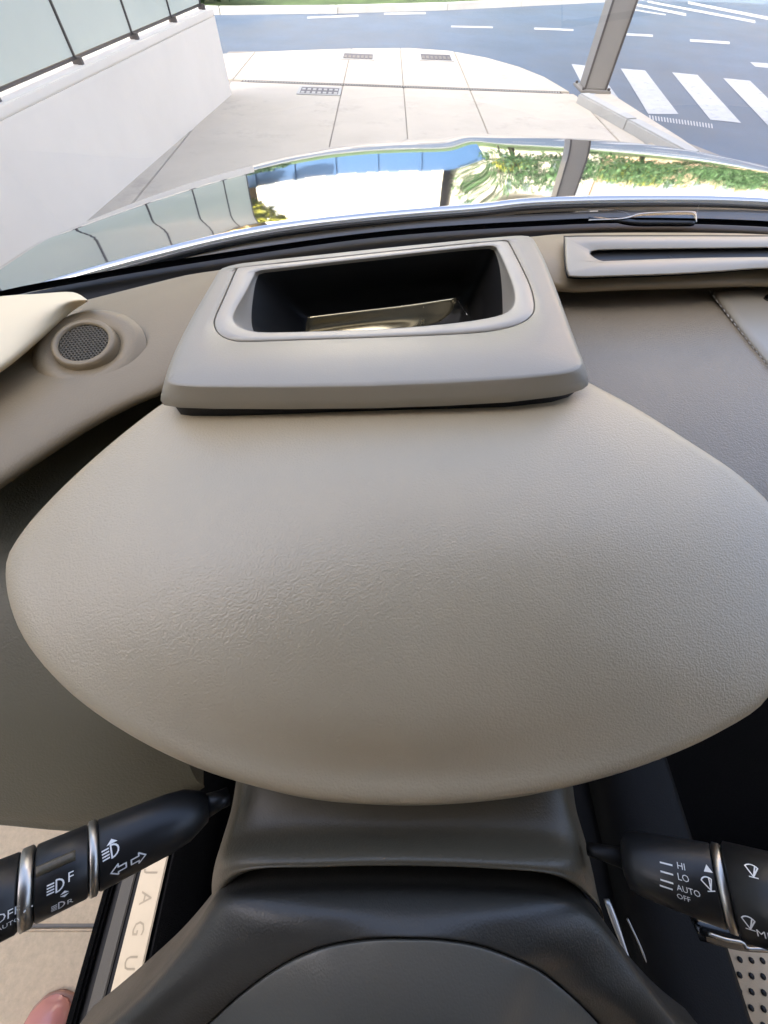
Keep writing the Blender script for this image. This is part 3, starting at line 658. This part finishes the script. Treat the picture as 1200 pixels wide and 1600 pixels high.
# ---- head up display housing on the cowl
HB = [(250, 632), (252, 615), (258, 590), (268, 562), (283, 530), (303, 492), (325, 455), (345, 421), (352, 417), (430, 408), (600, 390), (760, 374), (826, 369), (834, 374), (850, 405), (870, 455), (888, 505), (905, 550), (918, 585), (921, 600), (912, 608), (880, 618), (800, 628), (700, 634), (580, 638), (450, 639), (330, 638), (275, 636)]
HT = [(262, 596), (266, 585), (274, 562), (288, 530), (308, 491), (329, 455), (347, 423), (354, 419), (430, 410), (600, 392), (760, 376), (823, 371), (830, 376), (846, 406), (865, 455), (883, 505), (898, 545), (908, 566), (903, 578), (870, 586), (800, 592), (700, 598), (580, 603), (450, 605), (330, 605), (275, 603)]
SM = [(372, 416.5), (361, 440), (348, 470), (337, 495), (335, 508), (342, 522), (358, 531), (385, 534), (480, 531), (600, 527), (700, 523), (765, 518), (808, 508), (830, 494), (835, 478), (830, 452), (815, 418), (793, 376.5), (788, 375.5), (760, 378), (600, 394), (430, 412), (380, 416)]
OP = [(404, 424), (400, 428), (386, 456), (371, 482), (366, 496), (370, 507), (384, 515), (405, 519), (450, 519), (520, 517), (600, 514), (680, 508), (740, 501), (780, 493), (797, 484), (803, 470), (800, 448), (788, 416), (774, 388), (766, 385), (700, 391), (600, 402), (500, 413), (430, 421)]
FL = [(478, 496), (484, 494), (600, 478), (716, 462), (724, 464), (745, 510), (765, 560), (758, 570), (600, 585), (460, 596), (448, 590), (462, 540)]
hc = (585, 470); NB = 240
hb = polar(lerp_poly(HB, 1200), (590, 505), NB, False); ht = polar(lerp_poly(HT, 1200), (590, 490), NB, False)
sm_ = polar(catmull(SM, 900, True), hc, NB, False); op = polar(catmull(OP, 900, True), (585, 460), NB, False); flr = polar(lerp_poly(FL, 1200), (605, 525), NB, False)
def zt(y): return 1.124 - .016 * (605 - y) / 235.
def HP(loop, dz=0, f=1.0):
    c = loop.mean(0); q = c + (loop - c) * f
    return np.array([at(x, y, zt(y) + dz) for x, y in q])
hbz = lambda z, d=0: np.array([at(x, y, z) for x, y in hb]) - np.c_[np.zeros(NB), np.zeros(NB), np.zeros(NB)]
b0 = np.array([at(x, y, zt(y) - .020) for x, y in hb]); t0 = HP(ht)
cB = b0.mean(0)
def shrink(L_, d, dz):
    v = L_ - L_.mean(0); v[:, 2] = 0; q = L_ - v / np.linalg.norm(v, axis=1)[:, None] * d; q[:, 2] += dz; return q
prof = [(0, -.012, 'b'), (0, 0, 'b')]
D(rings('lip_shadow_ring', [shrink(b0, .007, -.018), shrink(b0, .006, -.0018)], M['black'], None, False, False))  # black ring stands in for the shade under the housing lip
loops = [shrink(b0, .008, -.0022), shrink(b0, .002, -.0018), b0, lerp(b0, t0, .35) + [0, 0, .0015], lerp(b0, t0, .7) + [0, 0, .0022], lerp(b0, t0, .93) + [0, 0, .0008], t0, shrink(t0, .004, .0006)]
loops += [lerp(shrink(t0, .004, .0006), HP(sm_), .5), HP(sm_, .0006, 1.008), HP(sm_, -.0002, 1.003), HP(sm_, -.0025, 1.0)]
hud = D(rings('display_housing', loops, M['hud'], None, False, False, (0, 0, 1))); tag(hud, 'grey trapezoid head up display housing with open top')
far_y = 424 - (op[:, 0] - 404) * 39 / 362.
wfr = np.clip((op[:, 1] - far_y - 2) / 95., 0, 1); wfr = (.035 + .27 * wfr * wfr * (3 - 2 * wfr))[:, None]  # pale bezel reaches deeper at the sides, standing in for light on the walls
inner1 = np.array([at(x, y, 1.030) for x, y in flr]); inner0 = HP(op, -.004) * (1 - wfr) + inner1 * wfr
hud_b = D(rings('display_bezel', [HP(sm_, -.0025, .999), HP(sm_, -.0004, .997), HP(sm_, .0004, .990), lerp(HP(sm_, .0004, .99), HP(op, .0, 1.018), .5), HP(op, .0, 1.018), HP(op, -.0012, 1.006), HP(op, -.004, 1.0), inner0], M['hud_smooth'], None, False, False, (0, 0, 1)))
D(rings('display_well', [inner0, lerp(inner0, inner1, .5), inner1], M['cavity'], None, False, True, (0, 0, 1)))
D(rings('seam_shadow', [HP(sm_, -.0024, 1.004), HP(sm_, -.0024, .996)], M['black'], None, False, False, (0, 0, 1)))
mr_ = [[at(x, y, 1.064) for x, y in ((481, 497), (560, 487), (640, 477), (714, 466))], [at(x, y, 1.050) for x, y in ((478, 512), (560, 505), (635, 498), (706, 486))], [at(x, y, 1.040) for x, y in ((474, 530), (550, 528), (620, 520), (688, 503))]]
D(patch('display_mirror', mr_, 24, 16, M['gold_mirror'], None, (0, 0, 1), .002))
D(tube('mirror_wire', [at(716, 470, 1.052), at(722, 480, 1.053), at(730, 492, 1.054)], .0004, M['chrome'], 6, 8))

# ---- pillar trim at the left
pt_rows = [[at(x, y, 1.085) for x, y in ((-260, 500), (-120, 478), (0, 463), (60, 459), (105, 456), (122, 459), (136, 468))],
           [at(x, y, 1.096) for x, y in ((-260, 560), (-120, 530), (0, 500), (55, 482), (95, 470), (115, 467), (136, 469))],
           [at(x, y, 1.090) for x, y in ((-260, 680), (-120, 630), (0, 560), (50, 520), (85, 495), (110, 479), (137, 470))],
           [at(x, y, 1.080) for x, y in ((-260, 720), (-120, 660), (0, 582), (52, 540), (88, 508), (112, 487), (137, 471))],
           [at(x, y, 1.060) for x, y in ((-260, 720), (-120, 660), (0, 578), (52, 536), (88, 504), (112, 484), (135, 471))]]
pil = cp_(patch('pillar_trim', pt_rows, 40, 30, M['cream'], None, (0, 0, 1))); tag(pil, 'cream pillar trim in the corner of the screen')
cp_(patch('windscreen_pillar', [[(-.47, .43, 1.03), (-.44, .40, 1.09), (-.40, .36, 1.06)], [(-.44, .10, 1.29), (-.40, .08, 1.33), (-.37, .06, 1.29)], [(-.37, -.25, 1.52), (-.33, -.26, 1.55), (-.30, -.27, 1.52)]], 8, 14, M['cream'], None, (1, 0, 0), .03))

# ---- steering column shroud
sh_px = [
    [at(x, y, z) for x, y, z in ((372, 1200, .93), (378, 1200, .985), (400, 1200, 1.008), (500, 1200, 1.018), (620, 1200, 1.02), (760, 1200, 1.018), (860, 1200, 1.008), (885, 1200, .985), (892, 1200, .93))],
    [at(x, y, z) for x, y, z in ((362, 1262, .93), (368, 1258, .985), (392, 1255, 1.004), (500, 1258, 1.010), (620, 1260, 1.011), (760, 1258, 1.010), (868, 1255, 1.004), (893, 1258, .985), (900, 1262, .93))],
    [at(x, y, z) for x, y, z in ((348, 1310, .93), (353, 1305, .985), (380, 1300, 1.006), (500, 1298, 1.012), (620, 1298, 1.012), (760, 1298, 1.012), (880, 1300, 1.006), (908, 1305, .985), (914, 1312, .93))],
    [at(x, y, z) for x, y, z in ((336, 1350, .93), (340, 1345, .990), (372, 1336, 1.020), (500, 1332, 1.026), (620, 1330, 1.027), (760, 1334, 1.026), (885, 1344, 1.020), (920, 1355, .990), (926, 1362, .93))],
    [at(x, y, z) for x, y, z in ((331, 1385, .93), (335, 1380, .99), (376, 1356, 1.022), (500, 1350, 1.029), (620, 1348, 1.030), (760, 1352, 1.029), (880, 1364, 1.022), (926, 1392, .99), (934, 1400, .93))],
    [at(x, y, z) for x, y, z in ((334, 1415, .93), (339, 1405, .98), (384, 1362, 1.016), (500, 1355, 1.022), (620, 1353, 1.023), (760, 1357, 1.022), (874, 1370, 1.016), (934, 1415, .98), (944, 1440, .93))],
    [at(x, y, z) for x, y, z in ((345, 1415, .90), (350, 1400, .94), (390, 1356, .97), (500, 1350, .975), (620, 1348, .975), (760, 1350, .975), (870, 1365, .97), (925, 1405, .94), (935, 1420, .90))]]
cp_(patch('column_shroud', sh_px, 70, 50, M['shroud'], None, (0, 0, 1)))
# ---- steering wheel
wh = cp_(empty('steering_wheel', (0, 0, 0))); wh.matrix_parent_inverse = CARINV; tag(wh, 'charcoal leather steering wheel hub with seamed centre pad')
def Wh(o): return cp_(o, wh)
out_px = [(60, 1690), (110, 1650), (168, 1600), (232, 1540), (292, 1468), (330, 1412), (356, 1396), (450, 1387), (620, 1384), (800, 1390), (890, 1402), (934, 1430), (980, 1490), (1020, 1548), (1062, 1600), (1110, 1650), (1160, 1690)]
sea_px = [(230, 1690), (272, 1650), (325, 1600), (380, 1550), (440, 1507), (500, 1480), (560, 1468), (600, 1465), (640, 1465), (690, 1467), (750, 1477), (810, 1499), (850, 1520), (895, 1557), (937, 1600), (975, 1650), (1008, 1690)]
oz = [.95, .96, .972, .985, .997, 1.006, 1.010, 1.013, 1.014, 1.013, 1.010, 1.004, .994, .985, .972, .96, .95]
o3 = np.array([at(x, y, z) for (x, y), z in zip(out_px, oz)]); s3 = np.array([at(x, y, z + .018) for (x, y), z in zip(sea_px, oz)])
rows = [o3 + [0, .012, -.04], o3 + [0, .004, -.012], o3 + [0, 0, -.004], lerp(o3, s3, .12) + [0, 0, .003], lerp(o3, s3, .5) + [0, 0, .004], lerp(o3, s3, .93) + [0, 0, .001], s3 + [0, 0, -.001], s3 + [0, -.001, -.004]]
Wh(patch('hub_shell', rows, 90, 40, M['wheel'], None, (0, 0, 1)))
i3 = s3 + [0, -.0012, 0]
wc = np.array([.012, -.17, 1.005])
rows = [i3 + [0, 0, -.004], i3 + [0, 0, -.0005], lerp(i3, wc, .03) + [0, 0, .0012], lerp(i3, wc, .3) + [0, 0, .006], lerp(i3, wc, .6) + [0, 0, .006], lerp(i3, wc, .9)]
Wh(patch('airbag_cover', rows, 90, 40, M['airbag'], None, (0, 0, 1)))
# spokes and rim, which lie nearer the driver
wcen = Vector((.012, -.20, .92)); tl = R_(25); eu = Vector((0, math.sin(tl), math.cos(tl))); ex = Vector((1, 0, 0))
loops = []
for a in np.linspace(0, 2 * math.pi, 72, endpoint=False):
    rd = ex * math.cos(a) + eu * math.sin(a); nn = ex.cross(eu)
    loops.append(np.array([tuple(wcen + rd * (.185 + .016 * math.cos(b)) + nn * (.016 * math.sin(b))) for b in np.linspace(0, 2 * math.pi, 16, endpoint=False)]))
loops.append(loops[0]); Wh(rings('rim', loops, M['wheel']))
for sgn in (-1, 1):
    Wh(patch('spoke', [[tuple(wcen + Vector((sgn * .175, 0, .02))), tuple(wcen + Vector((sgn * .175, -.01, -.03)))], [tuple(wcen + Vector((sgn * .11, .03, .045))), tuple(wcen + Vector((sgn * .11, 0, -.04)))], [tuple(wcen + Vector((sgn * .05, .06, .05))), tuple(wcen + Vector((sgn * .05, .0, -.05)))]], 6, 10, M['wheel'], None, (0, -1, 0), .02))

# ---- stalks
def stroke(pts, wd, closed=False):
    V, Fc = [], []; n = len(pts)
    for i in range(n if closed else n - 1):
        a, b = Vector(pts[i]), Vector(pts[(i + 1) % n]); d = (b - a).normalized(); p = Vector((-d.y, d.x)) * wd / 2; k = len(V); e = d * wd * .3
        V += [tuple(a - e + p), tuple(b + e + p), tuple(b + e - p), tuple(a - e - p)]; Fc.append((k, k + 3, k + 2, k + 1))
    return V, Fc
def merge(*sh):
    V, Fc = [], []
    for v, f in sh:
        k = len(V); V += list(v); Fc += [tuple(i + k for i in q) for q in f]
    return V, Fc
def fill(poly): return list(poly), [tuple(range(len(poly)))]
def lamp_icon(s):
    d = [(0, -.5), (0, .5)] + [(.55 * math.cos(a), .5 * math.sin(a)) for a in np.linspace(math.pi / 2, -math.pi / 2, 9)][1:-1]
    sh = [stroke([(x * s + .05 * s, y * s) for x, y in d], .13 * s, True)]
    for k in (-.36, -.12, .12, .36): sh.append(stroke([(-.62 * s, k * s), (-.14 * s, k * s)], .12 * s))
    return merge(*sh)
def arrow_icon(s, left):
    p = [(-.55, 0), (-.05, .45), (-.05, .2), (.5, .2), (.5, -.2), (-.05, -.2), (-.05, -.45)]
    return stroke([((x if left else -x) * s, y * s) for x, y in p], .11 * s, True)
def wiper_icon(s):
    arc = [(.55 * math.sin(a) * s, (.55 * math.cos(a) - .1) * s) for a in np.linspace(-.9, .9, 9)]
    return merge(stroke([(0, -.5 * s)] + arc, .1 * s, True), stroke([(0, -.5 * s), (.25 * s, .3 * s)], .1 * s), stroke([(-.3 * s, -.55 * s), (.3 * s, -.55 * s)], .08 * s))
class Stalk:
    def __init__(self, name, A, B, label):
        self.A, self.B = Vector(A), Vector(B); self.L = (self.B - self.A).length; self.ax = (self.B - self.A).normalized()
        self.root = cp_(empty(name)); self.root.matrix_parent_inverse = CARINV; tag(self.root, label)
    def u_at(self, px, py):                                  # place along the axis seen at this point of the photograph
        d = Vector(ray(px, py)).normalized(); w0 = Vector(CAM) - self.A; b = d.dot(self.ax); return (self.ax.dot(w0) - b * d.dot(w0)) / (1 - b * b)
    def rad_at(self, u):
        return float(np.interp(u, [q[0] for q in self.prof], [q[1] for q in self.prof]))
    def seg(self, name, prof, m, n=48):                      # prof: distance along the axis, radius
        if name != 'neck': self.prof = getattr(self, 'prof', []) + prof
        return cp_(lathe(name, self.A, self.B, [(u / self.L, r) for u, r in prof], m, None, n), self.root)
    def hit(self, px, py, r):
        o = Vector(CAM); d = Vector(ray(px, py)).normalized(); m = o - self.A
        dp = d - self.ax * d.dot(self.ax); mp = m - self.ax * m.dot(self.ax)
        a, b, c = dp.dot(dp), 2 * dp.dot(mp), mp.dot(mp) - r * r; q = b * b - 4 * a * c
        t = (-b - math.sqrt(max(q, 0))) / (2 * a); p = o + d * t; u = (p - self.A).dot(self.ax); rad = (p - self.A - self.ax * u).normalized()
        return u, rad
    def decal(self, name, shape, px, py, r, rot=0, right=1, m=None):
        r = self.rad_at(self.u_at(px, py)); u0, rad = self.hit(px, py, r); r = self.rad_at(u0); ex_ = self.ax * right; up = rad.cross(ex_)   # up follows the skin of the stalk
        V = []; c, s = math.cos(rot), math.sin(rot)
        for x, y in shape[0]:
            x, y = x * c - y * s, x * s + y * c
            rv = self.rad_at(u0 + right * x); a = y / r; nr = rad * math.cos(a) + up * math.sin(a)
            V.append(tuple(self.A + self.ax * (u0 + right * x) + nr * (rv + .0003)))
        return cp_(mesh_obj(name, V, shape[1], m or M['print'], None, False), self.root)
zL = 1.03
la, lb = at(352, 1246, zL - .020), at(-160, 1478, zL + .045)
SL = Stalk('light_stalk', la, lb, 'black light and indicator stalk at the left of the column')
ud = SL.u_at
k = [ud(x, y) for x, y in ((345, 1249), (318, 1262), (292, 1273), (262, 1287), (152, 1337), (138, 1343), (134, 1345), (54, 1381), (31, 1391), (-150, 1473))]
RL = .0150
SL.seg('neck', [(k[0] - .004, .005), (k[0], .005), (k[1], .0065)], M['stalk'])
SL.seg('barrel', [(k[1] - .001, .008), (k[1] + .004, .0105), (k[2], .0128), (k[3], .0141), (k[4] - .001, RL), (k[4] - .0002, RL - .0006)], M['stalk'])
SL.seg('inner_ring', [(k[4], RL - .0002), (k[4] + .0006, RL + .0008), (k[5] - .0006, RL + .0008), (k[5], RL - .0002)], M['chrome'])
SL.seg('rotary_collar', [(k[5] + .0002, RL - .0006), (k[6], RL), (k[7] - .001, RL), (k[7] - .0003, RL - .0008)], M['stalk'])
SL.seg('outer_ring', [(k[7], RL - .0005), (k[7] + .0007, RL + .0006), (k[8] - .0007, RL + .0006), (k[8], RL - .0005)], M['chrome'])
SL.seg('end_knob', [(k[8] + .0003, RL - .0006), (k[8] + .001, RL), (k[9] - .003, RL + .0004), (k[9], RL - .004)], M['stalk'])
lv = [[SL.A + SL.ax * (k[6] + .0012 + t) + v for t in np.linspace(0, k[7] - k[6] - .006, 5)] for v in []]
def stalk_strip(st, u0, u1, px, py, r, half, lift, m, name):
    _, rad = st.hit(px, py, r); up = rad.cross(st.ax); rows = []
    for a in np.linspace(-half, half, 5):
        nr = rad * math.cos(a) + up * math.sin(a); lf = lift * (1 - (abs(a) / half) ** 4)
        rows.append([tuple(st.A + st.ax * u + nr * (r + lf - .0004)) for u in np.linspace(u0, u1, 4)])
    return cp_(patch(name, rows, 8, 10, m, None, tuple(rad), .0003), st.root)
stalk_strip(SL, k[6] + .004, k[7] - .001, 92, 1347, RL, .16, .0022, M['shroud'], 'collar_rib')
SL.decal('high_beam_print', lamp_icon(.0052), 173, 1331, RL - .0006, .1, -1); SL.decal('high_beam_print', fill([(-.0022, 0), (0, .002), (.0022, 0)]), 175, 1318, RL - .0007, .1, -1)
SL.decal('indicator_print', arrow_icon(.0058, True), 186, 1357, RL - .0004, .05, -1); SL.decal('indicator_print', arrow_icon(.0058, False), 216, 1341, RL - .0008, .05, -1)
SL.decal('fog_print', lamp_icon(.0046), 87, 1385, RL, 0, -1); SL.decal('letter_print', text_mesh('F', .0052), 105, 1379, RL, 0, -1)
SL.decal('fog_arrow_print', merge(fill([(-.0016, .0003), (0, .0014), (.0016, .0003)]), fill([(-.0016, -.0003), (.0016, -.0003), (0, -.0014)])), 101, 1396, RL, 0, -1)
SL.decal('fog_print', lamp_icon(.0036), 91, 1415, RL, 0, -1); SL.decal('letter_print', text_mesh('R', .0040), 104, 1413, RL, 0, -1)
SL.decal('off_print', text_mesh('OFF', .0046), -10, 1446, RL + .0001, 0, -1); SL.decal('index_print', stroke([(-.0012, 0), (.0012, 0)], .0008), 44, 1421, RL + .0007, 0, -1)
SL.decal('auto_print', text_mesh('AUTO', .0026), -6, 1456, RL + .0001, 0, -1)
# right stalk
zR = 1.022
ra, rb = at(915, 1325, zR - .020), at(1330, 1440, zR + .045)
SR = Stalk('wiper_stalk', ra, rb, 'black wiper stalk at the right of the column')
ur = SR.u_at
k = [ur(x, y) for x, y in ((930, 1330), (975, 1342), (992, 1347), (1020, 1354), (1124, 1385), (1140, 1389), (1325, 1440))]
RR = .0165
SR.seg('neck', [(k[0] - .004, .0035), (k[0], .0035), (k[1], .005)], M['black'])
SR.seg('barrel', [(k[1], .0085), (k[1] + .002, .0125), (k[2] + .002, .0140), (k[3], .0148), (k[4] - .001, RR), (k[4] - .0002, RR - .0006)], M['stalk'])
SR.seg('inner_ring', [(k[4], RR - .0003), (k[4] + .0006, RR + .0007), (k[5] - .0006, RR + .0007), (k[5], RR - .0003)], M['chrome'])
SR.seg('end_knob', [(k[5] + .0002, RR), (k[5] + .0015, RR + .0022), (k[6] - .003, RR + .0022), (k[6], RR - .003)], M['stalk'])
for t_, (x, y), s_ in (('HI', (1058, 1357), .0038), ('LO', (1059, 1374), .0038), ('AUTO', (1058, 1390), .0034), ('OFF', (1058, 1402), .0032)):
    SR.decal('speed_print', text_mesh(t_, s_), x, y, RR - .0006, 0, 1)
for (x, y) in ((1041, 1350), (1042, 1364), (1042, 1377), (1041, 1386)):
    SR.decal('speed_mark', stroke([(-.0025, 0), (.0025, 0)], .0007), x, y, RR - .001, 0, 1)
SR.decal('wiper_print', wiper_icon(.0050), 1106, 1380, RR, .3, 1); SR.decal('wiper_print', fill([(-.0018, 0), (0, .003), (.0018, 0)]), 1107, 1363, RR, .1, 1)
SR.decal('wash_print', wiper_icon(.0052), 1175, 1360, RR + .0022, 0, 1); SR.decal('wash_print', wiper_icon(.0052), 1170, 1441, RR + .0022, 0, 1); SR.decal('mist_print', text_mesh('MIST', .0046), 1182, 1461, RR + .0022, 0, 1)
# lever below the right stalk
lev = [[at(x, y, .99) for x, y in ((1092, 1458), (1130, 1468), (1165, 1474), (1230, 1480), (1320, 1500))], [at(x, y, .985) for x, y in ((1094, 1470), (1130, 1480), (1165, 1487), (1230, 1492), (1320, 1512))]]
cp_(patch('paddle', lev, 20, 5, M['gloss_black'], None, (0, 0, 1), .012), SR.root)
cp_(tube('paddle_trim', [at(x, y, .9935) for x, y in ((1107, 1459), (1135, 1468), (1160, 1473), (1168, 1482), (1200, 1484), (1300, 1500))], .0009, M['chrome'], 8, 40), SR.root)

# ---- centre console, passenger seat
con = cp_(empty('centre_console')); con.matrix_parent_inverse = CARINV
def Cn(o): return cp_(o, con)
Cn(box('console_body', (.20, -1.0, .31), (.358, .30, .735), M['console'], None, .02))
Cn(patch('console_pad', [[(.262, y, .736), (.270, y, .750), (.30, y, .757), (.350, y, .752), (.362, y, .738), (.364, y, .60)] for y in (.28, -.3, -1.0)], 24, 8, M['console'], None, (0, 0, 1)))
Cn(patch('console_trim', [[at(x, y, .755) for x, y in ((944, 1405), (956, 1440), (985, 1512), (1020, 1600))], [at(x, y, .755) for x, y in ((952, 1405), (966, 1440), (989, 1512), (1022, 1600))]], 16, 4, M['chrome'], None, (0, 0, 1), .002))
Cn(tube('console_bead', [at(x, y, .75) for x, y in ((980, 1435), (1005, 1490), (1030, 1560), (1045, 1620))], .0011, M['chrome'], 8, 30))
Cn(box('console_rail', (.18, -1.0, .60), (.199, .30, .70), M['black'], None, .005))
seat = cp_(empty('passenger_seat')); seat.matrix_parent_inverse = CARINV; tag(seat, 'tan perforated leather passenger seat')
rows = [[(.375, y, .50), (.38, y, .60 + b), (.47, y, .635 + b), (.55, y, .615 + b), (.75, y, .60 + b), (.95, y, .615 + b), (1.03, y, .635 + b), (1.07, y, .60 + b), (1.075, y, .5)] for y, b in ((-.185, -.06), (-.195, -.02), (-.22, 0), (-.4, 0), (-.75, -.03))]
cush = cp_(patch('cushion', rows, 70, 40, M['seat'], None, (0, 0, 1)), seat)
cp_(patch('backrest', [[(x, -.72 - .35 * t, .58 + .62 * t) for x in (.45, .6, .9, 1.05)] for t in (0, .3, .7, 1)], 20, 20, M['seat'], None, (0, 1, 0), .1), seat)
dseat = cp_(empty('driver_seat')); dseat.matrix_parent_inverse = CARINV; tag(dseat, 'tan leather driver seat')
rows = [[(x, y, .60 + b) for x in (-.26, -.22, .0, .16, .19)] for y, b in ((-.42, -.10), (-.44, 0), (-.6, .0), (-.95, -.03))]
cp_(patch('cushion', rows, 30, 20, M['seat'], None, (0, 0, 1), .12), dseat)
cp_(patch('backrest', [[(x, -.90 - .35 * t, .58 + .72 * t) for x in (-.25, -.1, .1, .19)] for t in (0, .3, .7, 1)], 20, 20, M['seat'], None, (0, 1, 0), .1), dseat)
from mathutils.bvhtree import BVHTree
bvh = BVHTree.FromPolygons([v.co.copy() for v in cush.data.vertices], [tuple(p.vertices) for p in cush.data.polygons])
hole = None
for i in range(22):
    for j in range(12):
        x = .385 + j * .0125 + .006 * (i % 2); y = -.19 - i * .0125
        hit = bvh.ray_cast(Vector((x, y, 1)), Vector((0, 0, -1)))[0]
        if hit is None: continue
        z = hit.z - .0006
        if hole is None:
            hole = cp_(lathe('perforation', (x, y, z), (x, y, z + .0016), [(0, .0030), (1, .0028)], M['cavity'], None, 8), seat); h0 = (x, y, z)
        else:
            o = hole.copy(); S.collection.objects.link(o); o.location = (x - h0[0], y - h0[1], z - h0[2])

# ================================================================== SHOE on the pavement
sp = at(72, 1598, .03); sx, sy = sp[0], sp[1]
shoe = empty('shoe', (sx, sy - .08, 0)); tag(shoe, 'rounded glossy pink shoe toe on the pavement beside the door sill', 'shoe')
prof = [(0.0, .004, .030, .012), (.006, .026, .030, .030), (.02, .041, .030, .044), (.045, .050, .030, .054), (.08, .052, .030, .060), (.12, .047, .03, .056), (.17, .040, .03, .052), (.22, .038, .03, .056), (.25, .03, .03, .06), (.262, .012, .03, .05)]
loops = []
for d, hw, zb_, hh in prof:
    loops.append(np.array([(sx + math.cos(a) * hw, sy + .036 - d, max(.012, .018 + (hh - .012) * max(0, math.sin(a)) ** .8)) for a in np.linspace(0, 2 * math.pi, 32, endpoint=False)]))
ch(rings('upper', loops, M['shoe'], None, True, True), shoe)
loops = []
for z in (.001, .0165):
    loops.append(np.array([(sx + s_ * (hw + .003), sy + .037 - d, z) for s_, seq in ((1, prof), (-1, prof[::-1])) for d, hw, _, _ in seq]))
ch(rings('sole', loops, M['sole'], None, True, True), shoe)
op_ = [np.array([(sx + .008 + math.cos(a) * rx, sy - .085 + math.sin(a) * ry, z) for a in np.linspace(0, 2 * math.pi, 32, endpoint=False)]) for rx, ry, z in ((.034, .085, .066), (.031, .082, .070), (.028, .078, .064))]
ch(rings('collar', op_, M['shoe_in'], None, False, True), shoe)
